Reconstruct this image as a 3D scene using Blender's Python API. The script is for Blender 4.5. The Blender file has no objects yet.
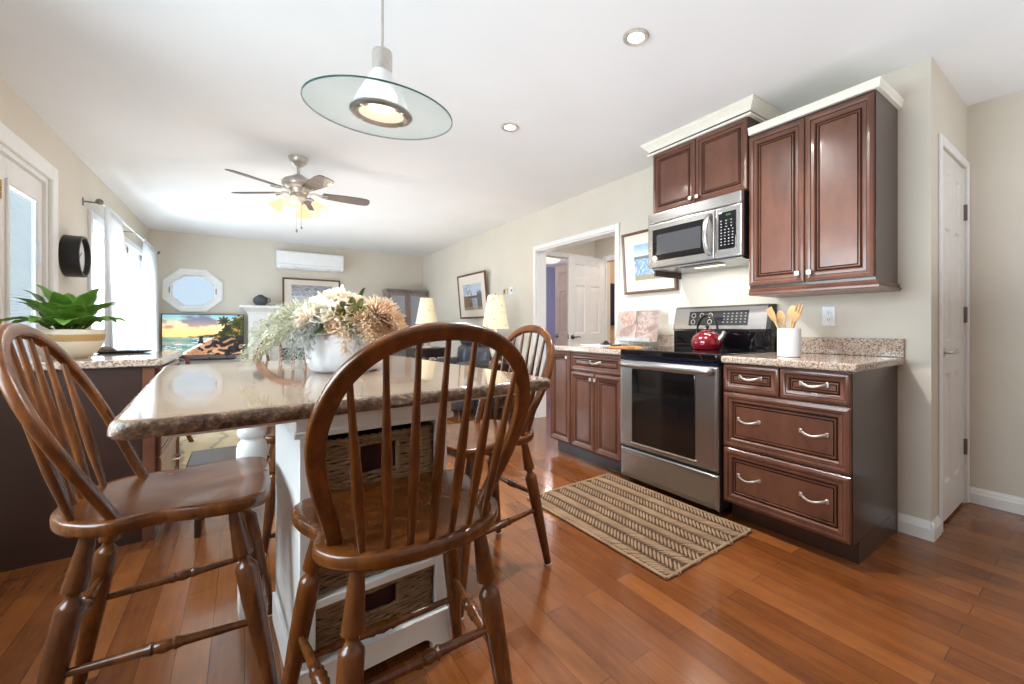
import bpy, bmesh, math, random
from mathutils import Matrix, Vector, noise
C = bpy.context.scene.collection
S = bpy.context.scene
PI = math.pi
R = math.radians
rnd = random.Random(7)

# ------------------------------------------------------------------ camera, world, light, exposure
cam = bpy.data.objects.new('camera', bpy.data.cameras.new('camera'))
C.objects.link(cam)
S.camera = cam
cam.location = (0, 0, 1.0727)
cam.rotation_euler = (R(90), 0, -0.6459)
cam.data.sensor_width = 36
cam.data.lens = 423.33 / 1024 * 36
cam.data.shift_x = -(563.34 - 512) / 1024
cam.data.shift_y = -(342 - 327.12) / 1024
cam.data.clip_start = 0.02

S.view_settings.view_transform = 'Standard'
S.view_settings.look = 'None'
S.view_settings.gamma = 1
S.view_settings.use_curve_mapping = False
S.view_settings.exposure = 0.17
S.cycles.use_denoising = True
S.cycles.max_bounces = 10
S.cycles.diffuse_bounces = 6
S.cycles.transparent_max_bounces = 16
S.cycles.sample_clamp_indirect = 6

world = bpy.data.worlds.new('daylight')
S.world = world
world.use_nodes = True
bgn = world.node_tree.nodes['Background']
bgn.inputs[0].default_value = (0.92, 0.965, 1.0, 1)
bgn.inputs[1].default_value = 0.95

def area(name, loc, target, sx, sy, power, col=(1, 1, 1), spread=180):
    l = bpy.data.lights.new(name, 'AREA')
    l.shape = 'RECTANGLE'; l.size = sx; l.size_y = sy; l.energy = power; l.color = col
    l.spread = R(spread)
    o = bpy.data.objects.new(name, l); C.objects.link(o)
    o.location = loc
    d = Vector(target) - Vector(loc)
    o.rotation_euler = d.to_track_quat('-Z', 'Y').to_euler()
    return o
# daylight entering by the patio window and the glazed door
area('window_daylight', (-1.35, 6.25, 1.15), (3, 6.0, 0.9), 2.6, 1.9, 200, (0.97, 0.98, 1.0))
area('door_daylight', (-1.35, 3.7, 1.2), (3, 2.6, 0.9), 1.3, 1.7, 26, (0.95, 0.98, 1.0))
area('kitchen_fill', (0.9, -2.4, 1.6), (1.2, 4, 1.1), 3.0, 1.6, 6, (0.97, 0.985, 1.0))  # fill light added behind the camera, no such source stands there
area('added_window_light', (-1.3, 1.7, 1.55), (2.2, 2.0, 0.4), 1.9, 1.1, 80, (0.95, 0.98, 1.0), 140)  # side light added outside the unseen window
# upward fill lights added to brighten the ceiling
area('ceiling_fill', (1.5, 1.0, 1.2), (1.5, 1.02, 2.43), 2.0, 3.2, 15.5, (0.88, 0.95, 1.0))
area('pantry_ceiling_fill', (2.8, -0.7, 1.2), (2.8, -0.68, 2.43), 1.2, 1.2, 11, (0.92, 0.96, 1.0))
area('living_ceiling_fill', (0.8, 5.2, 1.15), (0.8, 5.22, 2.43), 2.6, 3.2, 26, (0.96, 0.97, 1.0))

# ------------------------------------------------------------------ helpers
def lin(c):
    out = []
    for v in c[:3]:
        v = v / 255.0
        out.append(v / 12.92 if v <= 0.04045 else ((v + 0.055) / 1.055) ** 2.4)
    return (*out, 1.0)

class N:
    """short node-tree writer"""
    def __init__(self, name):
        self.m = bpy.data.materials.new(name); self.m.use_nodes = True
        self.t = self.m.node_tree; self.n = self.t.nodes
        self.b = self.n['Principled BSDF']; self.out = self.n['Material Output']
    def add(self, typ, **kw):
        nd = self.n.new(typ)
        for k, v in kw.items():
            setattr(nd, k, v)
        return nd
    def link(self, a, b): self.t.links.new(a, b)
    def coord(self, scale=(1, 1, 1), rot=(0, 0, 0), kind='Object'):
        tc = self.add('ShaderNodeTexCoord'); mp = self.add('ShaderNodeMapping')
        mp.inputs['Scale'].default_value = scale; mp.inputs['Rotation'].default_value = rot
        self.link(tc.outputs[kind], mp.inputs['Vector'])
        return mp.outputs['Vector']
    def noise(self, vec, scale, detail=4, rough=0.55, dist=0.0):
        nd = self.add('ShaderNodeTexNoise')
        nd.inputs['Scale'].default_value = scale; nd.inputs['Detail'].default_value = detail
        nd.inputs['Roughness'].default_value = rough; nd.inputs['Distortion'].default_value = dist
        self.link(vec, nd.inputs['Vector'])
        return nd.outputs['Fac']
    def ramp(self, fac, stops):
        nd = self.add('ShaderNodeValToRGB')
        el = nd.color_ramp.elements
        while len(el) < len(stops): el.new(0.5)
        for e, (p, c) in zip(el, stops):
            e.position = p; e.color = lin(c)
        self.link(fac, nd.inputs['Fac'])
        return nd.outputs['Color']
    def mix(self, fac, a, b, typ='MIX'):
        nd = self.add('ShaderNodeMixRGB', blend_type=typ)
        for i, v in ((0, fac), (1, a), (2, b)):
            if hasattr(v, 'is_linked'): self.link(v, nd.inputs[i])
            elif i == 0: nd.inputs[0].default_value = v
            else: nd.inputs[i].default_value = lin(v)
        return nd.outputs[0]
    def math(self, op, a, b=None):
        nd = self.add('ShaderNodeMath', operation=op)
        for i, v in ((0, a), (1, b)):
            if v is None: continue
            if hasattr(v, 'is_linked'): self.link(v, nd.inputs[i])
            else: nd.inputs[i].default_value = v
        return nd.outputs[0]
    def bump(self, h, strength=0.2, dist=0.01):
        nd = self.add('ShaderNodeBump')
        nd.inputs['Strength'].default_value = strength; nd.inputs['Distance'].default_value = dist
        self.link(h, nd.inputs['Height']); self.link(nd.outputs[0], self.b.inputs['Normal'])
    def col(self, c):
        if hasattr(c, 'is_linked'): self.link(c, self.b.inputs['Base Color'])
        else: self.b.inputs['Base Color'].default_value = lin(c)
    def set(self, rough=None, metal=None, coat=None, spec=None, ior=None):
        if rough is not None:
            if hasattr(rough, 'is_linked'): self.link(rough, self.b.inputs['Roughness'])
            else: self.b.inputs['Roughness'].default_value = rough
        if metal is not None: self.b.inputs['Metallic'].default_value = metal
        if coat is not None:
            self.b.inputs['Coat Weight'].default_value = coat; self.b.inputs['Coat Roughness'].default_value = 0.08
        if spec is not None: self.b.inputs['Specular IOR Level'].default_value = spec
        return self

def pbr(name, c, rough=0.5, metal=0.0, var=0.06, vs=14, coat=0, spec=0.5, bump=0.0, bs=120):
    q = N(name); v = q.coord()
    f = q.noise(v, vs, 3)
    dark = tuple(max(0, x * (1 - var)) for x in c); lite = tuple(min(255, x * (1 + var)) for x in c)
    q.col(q.ramp(f, [(0.3, dark), (0.7, lite)]))
    q.set(rough, metal, coat, spec)
    if bump: q.bump(q.noise(v, bs, 3), bump, 0.002)
    return q.m

def emit(name, c, strength):
    q = N(name); q.col((0, 0, 0))
    q.b.inputs['Emission Color'].default_value = lin(c); q.b.inputs['Emission Strength'].default_value = strength
    return q.m

def wood(name, dark, mid, light, rough=0.3, coat=0.3, scale=(14, 14, 1.6), ns=2.2, spec=0.5):
    q = N(name); v = q.coord(scale)
    f = q.noise(v, ns, 6, 0.6, 0.6)
    big = q.noise(q.coord((1, 1, 1)), 7, 4, 0.6)
    c = q.ramp(f, [(0.25, dark), (0.5, mid), (0.78, light)])
    c2 = q.ramp(big, [(0.3, dark), (0.72, light)])
    q.col(q.mix(0.35, c, c2)); q.set(rough, 0, coat, spec)
    return q.m

def granite(name, stops, scale=95, veil=None, rough=0.07, stretch=(1, 1, 1)):
    q = N(name); v = q.coord(stretch)
    vo = q.add('ShaderNodeTexVoronoi'); vo.inputs['Scale'].default_value = scale
    q.link(v, vo.inputs['Vector'])
    bw = q.add('ShaderNodeSeparateColor'); q.link(vo.outputs['Color'], bw.inputs[0])
    n2 = q.noise(v, scale * 0.8, 5, 0.7)
    f = q.mix(0.5, bw.outputs[0], n2)
    c = q.ramp(f, stops)
    if veil:
        big = q.noise(q.coord((2.4, 9, 9)), 1.6, 6, 0.65, 1.2)
        c = q.mix(q.ramp(big, [(0.35, (20, 20, 20)), (0.62, (200, 200, 200))]), c, veil)
    q.col(c); q.set(rough, 0, 0.0, 0.6)
    return q.m

def glass_thin(name, tint, alpha=0.12, rough=0.02):
    q = N(name)
    tr = q.add('ShaderNodeBsdfTransparent'); tr.inputs[0].default_value = lin(tint)
    q.col(tint); q.set(rough, 0, 0, 0.6)
    fr = q.add('ShaderNodeLayerWeight'); fr.inputs[0].default_value = 0.25
    fac = q.math('ADD', q.math('MULTIPLY', fr.outputs['Facing'], 0.25), alpha)
    mx = q.add('ShaderNodeMixShader')
    q.link(fac, mx.inputs[0]); q.link(tr.outputs[0], mx.inputs[1]); q.link(q.b.outputs[0], mx.inputs[2])
    q.link(mx.outputs[0], q.out.inputs[0])
    return q.m

def cloth_sheer(name, c, trans=0.35, see=0.12):
    q = N(name); v = q.coord((60, 60, 4)); f = q.noise(v, 3, 2)
    q.col(q.ramp(f, [(0.3, tuple(x * .95 for x in c)), (0.7, c)])); q.set(0.9)
    tl = q.add('ShaderNodeBsdfTranslucent'); tl.inputs[0].default_value = lin(c)
    tr = q.add('ShaderNodeBsdfTransparent')
    m1 = q.add('ShaderNodeMixShader'); m1.inputs[0].default_value = trans
    m2 = q.add('ShaderNodeMixShader'); m2.inputs[0].default_value = see
    q.link(q.b.outputs[0], m1.inputs[1]); q.link(tl.outputs[0], m1.inputs[2])
    q.link(m1.outputs[0], m2.inputs[1]); q.link(tr.outputs[0], m2.inputs[2])
    q.link(m2.outputs[0], q.out.inputs[0])
    return q.m

W = {}
def empty(name, loc=(0, 0, 0), rz=0.0):
    o = bpy.data.objects.new(name, None); C.objects.link(o)
    o.empty_display_size = 0.1
    o.location = loc; o.rotation_euler = (0, 0, rz)
    W[o.name] = Matrix.Translation(loc) @ Matrix.Rotation(rz, 4, 'Z')
    return o
def tag(o, label=None, cat=None, group=None, kind=None):
    if label: o['label'] = label
    if cat: o['category'] = cat
    if group: o['group'] = group
    if kind: o['kind'] = kind
    return o
def thing(name, label, cat, loc=(0, 0, 0), rz=0.0, group=None):
    return tag(empty(name, loc, rz), label, cat, group)

class MB:
    def __init__(self): self.bm = bmesh.new(); self.mi = 0
    def _add(self, t, M=None):
        """merge a temporary bmesh"""
        if M is not None: t.transform(M)
        vm = {}
        for v in t.verts: vm[v] = self.bm.verts.new(v.co)
        for f in t.faces:
            try:
                nf = self.bm.faces.new([vm[v] for v in f.verts]); nf.material_index = self.mi if f.material_index == 0 else f.material_index
            except ValueError: pass
        t.free()
        return self
    def box(self, x0, x1, y0, y1, z0, z1, bev=0.0, seg=1, M=None):
        t = bmesh.new()
        bmesh.ops.create_cube(t, size=1)
        for v in t.verts:
            v.co = Vector(((x0 + x1) / 2 + v.co.x * (x1 - x0), (y0 + y1) / 2 + v.co.y * (y1 - y0), (z0 + z1) / 2 + v.co.z * (z1 - z0)))
        if bev > 0:
            bmesh.ops.bevel(t, geom=t.edges[:], offset=bev, segments=seg, affect='EDGES', profile=0.5)
        return self._add(t, M)
    def loft(self, rings, cap0=True, cap1=True, closed=True, M=None, mats=None):
        """bridge a list of equal-length vertex rings"""
        t = bmesh.new()
        vr = [[t.verts.new(p) for p in r] for r in rings]
        n = len(vr[0])
        for k in range(len(vr) - 1):
            for i in range(n if closed else n - 1):
                j = (i + 1) % n
                try:
                    f = t.faces.new((vr[k][i], vr[k][j], vr[k + 1][j], vr[k + 1][i]))
                    if mats: f.material_index = mats[k]
                except ValueError: pass
        if cap0 and closed: t.faces.new(list(reversed(vr[0])))
        if cap1 and closed:
            f = t.faces.new(vr[-1])
            if mats and len(mats) >= len(vr): f.material_index = mats[len(vr) - 1]
        bmesh.ops.remove_doubles(t, verts=t.verts[:], dist=1e-6)
        return self._add(t, M)
    def lathe(self, prof, seg=24, M=None, cap0=True, cap1=True, sx=1, sy=1, mats=None):
        rings = [[Vector((max(r, 1e-4) * sx * math.cos(2 * PI * i / seg), max(r, 1e-4) * sy * math.sin(2 * PI * i / seg), z)) for i in range(seg)] for r, z in prof]
        return self.loft(rings, cap0, cap1, True, M, mats)
    def cyl(self, p0, p1, r0, r1=None, seg=16):
        return self.tube([p0, p1], [r0, r0 if r1 is None else r1], seg)
    def tube(self, pts, radii, seg=10, closed=False, up=None, sx=1.0, sy=1.0, power=1.0, cap=True):
        pts = [Vector(p) for p in pts]; n = len(pts)
        if not hasattr(radii, '__len__'): radii = [radii] * n
        rings = []; nrm = None
        for i in range(n):
            if closed: tg = pts[(i + 1) % n] - pts[i - 1]
            else: tg = pts[min(i + 1, n - 1)] - pts[max(i - 1, 0)]
            tg.normalize()
            if up is not None: nrm = Vector(up) - tg * tg.dot(Vector(up))
            elif nrm is None:
                a = Vector((0, 0, 1)) if abs(tg.z) < 0.9 else Vector((1, 0, 0))
                nrm = a - tg * tg.dot(a)
            else: nrm = nrm - tg * tg.dot(nrm)
            nrm.normalize(); bn = tg.cross(nrm)
            ring = []
            for k in range(seg):
                a = 2 * PI * k / seg + PI / seg
                ca, sa = math.cos(a), math.sin(a)
                if power != 1.0:
                    ca = math.copysign(abs(ca) ** power, ca); sa = math.copysign(abs(sa) ** power, sa)
                ring.append(pts[i] + nrm * (ca * radii[i] * sx) + bn * (sa * radii[i] * sy))
            rings.append(ring)
        if closed:
            rings.append(rings[0])
            return self.loft(rings, False, False)
        return self.loft(rings, cap, cap)
    def prism(self, poly, z0, z1, M=None, bev=0.0, seg=1):
        t = bmesh.new()
        b = [t.verts.new((x, y, z0)) for x, y in poly]; u = [t.verts.new((x, y, z1)) for x, y in poly]
        n = len(poly)
        t.faces.new(list(reversed(b))); t.faces.new(u)
        for i in range(n): t.faces.new((b[i], b[(i + 1) % n], u[(i + 1) % n], u[i]))
        if bev > 0:
            es = [e for e in t.edges if abs(e.verts[0].co.z - e.verts[1].co.z) < 1e-7]
            bmesh.ops.bevel(t, geom=es, offset=bev, segments=seg, affect='EDGES', profile=0.5)
        return self._add(t, M)
    def panel(self, w, h, prof, O, U, V, mats=None):
        """rectangle of nested rings: prof = [(inset, out)], O lower corner, N = U x V points out"""
        U = Vector(U); V = Vector(V); Nn = U.cross(V); O = Vector(O)
        rings = []
        for d, y in prof:
            rings.append([O + U * a + V * b + Nn * y for a, b in ((d, d), (w - d, d), (w - d, h - d), (d, h - d))])
        return self.loft(rings, True, True, True, None, mats)
    def sphere(self, c, r, seg=12, rings=8, sx=1, sy=1, sz=1):
        prof = [(math.sin(PI * i / rings), -math.cos(PI * i / rings)) for i in range(rings + 1)]
        rs = [[Vector((c[0] + max(p, 1e-4) * r * sx * math.cos(2 * PI * k / seg), c[1] + max(p, 1e-4) * r * sy * math.sin(2 * PI * k / seg), c[2] + z * r * sz)) for k in range(seg)] for p, z in prof]
        return self.loft(rs)
    def surf(self, grid):
        """open sheet from a 2-D list of points"""
        t = bmesh.new(); vs = [[t.verts.new(p) for p in row] for row in grid]
        for i in range(len(vs) - 1):
            for j in range(len(vs[0]) - 1):
                t.faces.new((vs[i][j], vs[i][j + 1], vs[i + 1][j + 1], vs[i + 1][j]))
        return self._add(t)
    def build(self, name, mat, parent=None, angle=40, local=False, normals=True, loc=None):
        me = bpy.data.meshes.new(name)
        if normals: bmesh.ops.recalc_face_normals(self.bm, faces=self.bm.faces[:])
        self.bm.to_mesh(me); self.bm.free()
        for m in (mat if isinstance(mat, (list, tuple)) else [mat]): me.materials.append(m)
        if angle:
            me.set_sharp_from_angle(angle=R(angle))
            for p in me.polygons: p.use_smooth = len(p.vertices) <= 4 and p.area < 0.003
        o = bpy.data.objects.new(name, me); C.objects.link(o)
        if parent is not None:
            M = W[parent.name]
            if not local: me.transform(M.inverted())
            o.parent = parent; W[o.name] = M
        else:
            if loc is not None:
                me.transform(Matrix.Translation(loc).inverted()); o.location = loc
                W[o.name] = Matrix.Translation(loc)
            else: W[o.name] = Matrix.Identity(4)
        return o
def solidify(o, t, off=0.0):
    m = o.modifiers.new('thickness', 'SOLIDIFY'); m.thickness = t; m.offset = off
    return o
def copy_tree(o, parent=None):
    c = o.copy(); C.objects.link(c)
    if parent is not None: c.parent = parent
    W[c.name] = W[o.name]
    for ch in list(o.children): copy_tree(ch, c)
    return c
def place(o, loc, rz=0.0):
    o.location = loc; o.rotation_euler = (0, 0, rz)
    return o
def TR(loc, rx=0, ry=0, rz=0):
    return Matrix.Translation(loc) @ Matrix.Rotation(rz, 4, 'Z') @ Matrix.Rotation(ry, 4, 'Y') @ Matrix.Rotation(rx, 4, 'X')
def rrect(x0, x1, y0, y1, r, seg=6):
    out = []
    for cx, cy, a0 in ((x1 - r, y1 - r, 0), (x0 + r, y1 - r, 90), (x0 + r, y0 + r, 180), (x1 - r, y0 + r, 270)):
        for k in range(seg + 1):
            a = R(a0 + 90 * k / seg); out.append((cx + r * math.cos(a), cy + r * math.sin(a)))
    return out
def catmull(pts, sub=6):
    pts = [Vector(p) for p in pts]; out = []
    for i in range(len(pts) - 1):
        p0 = pts[max(i - 1, 0)]; p1 = pts[i]; p2 = pts[i + 1]; p3 = pts[min(i + 2, len(pts) - 1)]
        for k in range(sub):
            t = k / sub
            out.append(0.5 * ((2 * p1) + (p2 - p0) * t + (2 * p0 - 5 * p1 + 4 * p2 - p3) * t * t + (3 * p1 - p0 - 3 * p2 + p3) * t ** 3))
    out.append(pts[-1]); return out
def nz(x, y, z=0.0): return noise.noise(Vector((x, y, z)))
def fbm(x, y, o=4):
    s = 0; a = 0.5
    for _ in range(o):
        s += a * noise.noise(Vector((x, y, 3.7))); x *= 2.03; y *= 2.03; a *= 0.5
    return s
PIC = {}
def pic_mat(glow=0.0, rough=0.6):
    k = (glow, rough)
    if k not in PIC:
        q = N('printed_picture'); a = q.add('ShaderNodeVertexColor', layer_name='print')
        q.link(a.outputs[0], q.b.inputs['Base Color']); q.set(rough)
        if glow:
            q.b.inputs['Base Color'].default_value = (0, 0, 0, 1)
            q.link(a.outputs[0], q.b.inputs['Emission Color']); q.b.inputs['Emission Strength'].default_value = glow
        PIC[k] = q.m
    return PIC[k]
def picture(name, O, U, V, w, h, nx, ny, func, parent, glow=0.0, rough=0.6, thick=0.002):
    """flat printed sheet whose colours come from func(s, t), s and t in 0..1"""
    U = Vector(U).normalized(); V = Vector(V).normalized(); O = Vector(O)
    mb = MB()
    o = mb.surf([[O + U * (w * i / nx) + V * (h * j / ny) for i in range(nx + 1)] for j in range(ny + 1)]).build(name, pic_mat(glow, rough), parent, angle=0, normals=False)
    ca = o.data.color_attributes.new('print', 'FLOAT_COLOR', 'POINT')
    k = 0
    for j in range(ny + 1):
        for i in range(nx + 1):
            ca.data[k].color = lin(func(i / nx, j / ny)); k += 1
    solidify(o, thick, -1)
    return o
def mixc(a, b, t):
    t = max(0, min(1, t)); return tuple(x + (y - x) * t for x, y in zip(a, b))
# ------------------------------------------------------------------ materials
M = {}
M['wall'] = pbr('cream_wall_paint', (217, 210, 197), 0.75, var=0.012, vs=2, spec=0.25)
M['ceiling'] = pbr('white_ceiling_paint', (233, 234, 235), 0.85, var=0.008, vs=2, spec=0.2)
M['trim'] = pbr('white_trim_paint', (238, 238, 236), 0.4, var=0.01)
M['door_white'] = pbr('white_door_paint', (232, 229, 226), 0.42, var=0.012)
M['door_mauve'] = pbr('greyed_mauve_door_paint', (206, 194, 198), 0.5, var=0.02)
M['purple'] = pbr('periwinkle_wall_paint', (140, 143, 176), 0.8, var=0.02, vs=2)
M['tan'] = pbr('tan_wall_paint', (205, 180, 152), 0.8, var=0.02, vs=2)
M['cream_trim'] = pbr('cream_crown_paint', (238, 234, 222), 0.45, var=0.015)
M['cab'] = wood('glazed_cherry_cabinet', (78, 46, 34), (104, 64, 48), (124, 80, 61), 0.3, 0.2, (3, 3, 1), 3)
M['glaze'] = pbr('dark_glaze_line', (40, 23, 17), 0.7, spec=0.2)
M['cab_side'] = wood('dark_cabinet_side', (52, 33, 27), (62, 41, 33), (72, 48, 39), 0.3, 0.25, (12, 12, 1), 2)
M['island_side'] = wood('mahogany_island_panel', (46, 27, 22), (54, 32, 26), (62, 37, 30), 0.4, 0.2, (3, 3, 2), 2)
M['chair'] = wood('walnut_stained_chair', (50, 24, 7), (88, 45, 14), (138, 78, 28), 0.26, 0.15, (9, 9, 2.2), 3)
M['dark_wood'] = wood('dark_espresso_wood', (30, 18, 14), (44, 27, 21), (58, 37, 28), 0.35, 0.3)
M['mid_wood'] = wood('brown_frame_wood', (80, 52, 38), (104, 70, 52), (126, 88, 66), 0.4, 0.2)
M['blond_wood'] = wood('blond_wooden_spoon', (188, 146, 96), (206, 166, 116), (222, 186, 138), 0.55, 0)
M['board_wood'] = wood('honey_board_wood', (150, 96, 48), (180, 122, 66), (200, 142, 84), 0.4, 0.1)
M['granite'] = granite('speckled_pink_granite', [(0.15, (78, 62, 56)), (0.34, (146, 122, 108)), (0.52, (188, 168, 152)), (0.72, (206, 190, 174)), (0.95, (130, 106, 94))], 165)
def table_stone(name, rough, polished):
    q = N(name)
    st = q.noise(q.coord((2.2, 26, 26), (0, 0, R(3.5))), 1.5, 7, 0.68, 0.9)
    gr = q.noise(q.coord((1, 1, 1)), 75, 4, 0.7)
    big = q.noise(q.coord((1.6, 5, 5), (0, 0, R(3.5))), 1.6, 5, 0.6, 1.5)
    if polished:
        c = q.ramp(st, [(0.25, (112, 88, 70)), (0.45, (146, 120, 98)), (0.6, (168, 144, 122)), (0.8, (186, 166, 144))])
        c = q.mix(0.35, c, q.ramp(gr, [(0.32, (76, 58, 46)), (0.5, (150, 126, 104)), (0.75, (190, 170, 150))]))
        c = q.mix(0.25, c, q.ramp(big, [(0.3, (98, 74, 58)), (0.7, (176, 156, 134))]))
    else:
        c = q.ramp(gr, [(0.36, (34, 23, 17)), (0.47, (84, 60, 44)), (0.56, (136, 106, 82)), (0.68, (188, 162, 136))])
        c = q.mix(0.4, c, q.ramp(big, [(0.35, (60, 42, 30)), (0.65, (150, 122, 96))]))
        q.bump(gr, 0.7, 0.006)
    q.col(c); q.set(rough, 0, 0.0, 0.6)
    return q.m
M['table_granite'] = table_stone('veined_beige_granite', 0.05, True)
M['rough_granite'] = table_stone('chiselled_brown_granite', 0.4, False)
M['steel'] = N('brushed_stainless_steel').m
q = N('brushed_steel'); f = q.noise(q.coord((1, 1, 90)), 6, 3)
q.col(q.ramp(f, [(0.3, (154, 152, 150)), (0.7, (178, 176, 174))])); q.set(0.27, 0.95); M['steel'] = q.m
M['nickel'] = pbr('brushed_nickel', (206, 200, 192), 0.38, 0.9, var=0.03, vs=60)
M['dark_nickel'] = pbr('aged_nickel', (126, 120, 114), 0.3, 0.9)
M['brass'] = pbr('hinge_brass', (176, 140, 86), 0.35, 0.8)
M['black_glass'] = pbr('black_glass', (10, 10, 13), 0.04, 0, var=0.0, spec=0.6)
M['oven_glass'] = pbr('dark_oven_glass', (20, 19, 20), 0.05, 0, var=0.0, spec=0.6)
M['black'] = pbr('black_plastic', (18, 18, 19), 0.35)
M['blue_black'] = pbr('blue_black_enamel', (12, 14, 42), 0.2)
M['charcoal'] = pbr('charcoal_plastic', (52, 53, 56), 0.25)
M['grey_glass'] = pbr('grey_mesh_window', (64, 65, 68), 0.12, 0, var=0.02)
M['white'] = pbr('white_glazed_ceramic', (228, 228, 230), 0.2, var=0.01, coat=0.3)
M['white_plastic'] = pbr('white_plastic', (240, 241, 243), 0.35, var=0.01)
M['lens_white'] = emit('lit_bulb', (255, 226, 176), 9)
M['can_glow'] = emit('lit_reflector_lamp', (255, 240, 214), 7)
M['glass'] = glass_thin('clear_glass', (238, 246, 250), 0.06)
M['pale_glass'] = glass_thin('pale_window_glass', (232, 242, 250), 0.08)
M['disc_glass'] = glass_thin('greenish_disc_glass', (238, 243, 243), 0.05)
M['disc_edge'] = pbr('green_glass_edge', (40, 84, 76), 0.1, var=0.4, vs=4)
M['blind'] = cloth_sheer('pale_blind_slat', (228, 230, 232), 0.5, 0.03)
M['sheer'] = cloth_sheer('white_sheer_voile', (244, 245, 247), 0.45, 0.10)
M['leather'] = pbr('navy_leather', (70, 71, 80), 0.34, var=0.12, vs=9, bump=0.15, bs=60)

# wide plank floor, boards running along the room
q = N('cherry_maple_planks')
def plank_floor(q):
    v = q.coord((1, 1, 1), (0, 0, R(90)))
    br = q.add('ShaderNodeTexBrick'); br.offset = 0.37; br.offset_frequency = 2
    q.link(v, br.inputs['Vector'])
    br.inputs['Scale'].default_value = 1; br.inputs['Brick Width'].default_value = 0.95; br.inputs['Row Height'].default_value = 0.09
    br.inputs['Mortar Size'].default_value = 0.0009; br.inputs['Mortar Smooth'].default_value = 0.1; br.inputs['Bias'].default_value = 0
    br.inputs['Color1'].default_value = (0, 0, 0, 1); br.inputs['Color2'].default_value = (1, 1, 1, 1)
    br.inputs['Mortar'].default_value = (0.5, 0.5, 0.5, 1)
    tone = q.ramp(br.outputs['Color'], [(0.0, (78, 40, 17)), (0.3, (120, 66, 29)), (0.65, (145, 84, 39)), (1.0, (166, 102, 52))])
    g = q.noise(q.coord((16, 1.1, 1)), 3.2, 6, 0.6, 0.8)
    mott = q.noise(q.coord((3, 1.4, 1)), 3.0, 5, 0.65)
    c = q.mix(0.45, tone, q.ramp(g, [(0.3, (92, 48, 21)), (0.55, (132, 75, 35)), (0.75, (154, 94, 49))]))
    c = q.mix(0.28, c, q.ramp(mott, [(0.3, (76, 38, 16)), (0.7, (152, 92, 48))]))
    c = q.mix(br.outputs['Fac'], c, (74, 40, 20))
    q.col(c); q.set(q.math('ADD', q.math('MULTIPLY', mott, 0.12), 0.15), 0, 0.25, 0.5)
    q.bump(q.math('SUBTRACT', q.math('MULTIPLY', g, 0.12), br.outputs['Fac']), 0.12, 0.002)
plank_floor(q); M['floor'] = q.m

# ------------------------------------------------------------------ the room shell
XW, YF, YC, XL, H = 2.758, 8.167, 0.586, -1.057, 2.434
XR = 3.56
def struct(name, mb, mat, parent=None, angle=35, **kw):
    o = mb.build(name, mat, parent, angle, **kw)
    if parent is None: o['kind'] = 'structure'
    return o
struct('floor', MB().box(-1.25, 6.3, -2.6, 8.4, -0.08, 0), M['floor'])
struct('ceiling', MB().box(-1.25, 6.3, -2.6, 8.4, H, H + 0.1), M['ceiling'])
def wall_boxes(mb, axis, a0, a1, t0, t1, holes, top=H):
    """wall along axis with rectangular holes [(from, to, z0, z1)]"""
    def bx(p0, p1, z0, z1):
        if p1 - p0 < 1e-4 or z1 - z0 < 1e-4: return
        if axis == 'y': mb.box(t0, t1, p0, p1, z0, z1)
        else: mb.box(p0, p1, t0, t1, z0, z1)
    cur = a0
    for h0, h1, z0, z1 in sorted(holes):
        bx(cur, h0, 0, top); bx(h0, h1, 0, z0); bx(h0, h1, z1, top); cur = h1
    bx(cur, a1, 0, top)
    return mb
struct('wall_left', wall_boxes(MB(), 'y', -2.6, YF + 0.11, XL - 0.12, XL, [(0.7, 2.7, 0.9, 2.1), (3.02, 4.38, 0, 2.07), (5.35, 7.75, 0.1, 2.0)]), M['wall'])
struct('wall_right', wall_boxes(MB(), 'y', YC, YF + 0.11, XW, XW + 0.128, [(2.846, 4.19, 0, 1.985)]), M['wall'])
struct('wall_pantry', wall_boxes(MB(), 'x', XW + 0.128, 3.68, YC, YC + 0.115, [(2.935, 3.515, 0, 2.04)]), M['wall'])
struct('wall_back', MB().box(-1.177, XR + 0.12, -2.72, -2.6, 0, H), M['wall'])
struct('wall_near', MB().box(XR, XR + 0.12, -2.6, YC, 0, H), M['wall'])
# far wall with an octagonal opening
OX, OZ, OW, OH = -0.592, 1.606, 0.335, 0.313
def octo(w, h, k=0.43): return [(w, -h * k), (w, h * k), (w * k, h), (-w * k, h), (-w, h * k), (-w, -h * k), (-w * k, -h), (w * k, -h)]
mb = MB()
wall_boxes(mb, 'x', XL - 0.12, XW + 0.128, YF, YF + 0.11, [(OX - 0.3, OX + 0.3, OZ - 0.3, OZ + 0.3)])
inner = octo(0.25, 0.23)
outer = [(0.3, -0.12), (0.3, 0.12), (0.12, 0.3), (-0.12, 0.3), (-0.3, 0.12), (-0.3, -0.12), (-0.12, -0.3), (0.12, -0.3)]
t = bmesh.new()
for yy in (YF, YF + 0.11):
    vi = [t.verts.new((OX + x, yy, OZ + z)) for x, z in inner]; vo = [t.verts.new((OX + x, yy, OZ + z)) for x, z in outer]
    cs = {k: t.verts.new((OX + x, yy, OZ + z)) for k, (x, z) in {1: (0.3, 0.3), 3: (-0.3, 0.3), 5: (-0.3, -0.3), 7: (0.3, -0.3)}.items()}
    for i in range(8):
        j = (i + 1) % 8
        if i % 2 == 0: t.faces.new((vi[i], vi[j], vo[j], vo[i]))
        else: t.faces.new((vi[i], vi[j], vo[j], cs[i], vo[i]))
mb._add(t)
mb.loft([[(OX + x, YF, OZ + z) for x, z in inner], [(OX + x, YF + 0.11, OZ + z) for x, z in inner]], False, False)
struct('wall_far', mb, M['wall'], angle=0)
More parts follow.
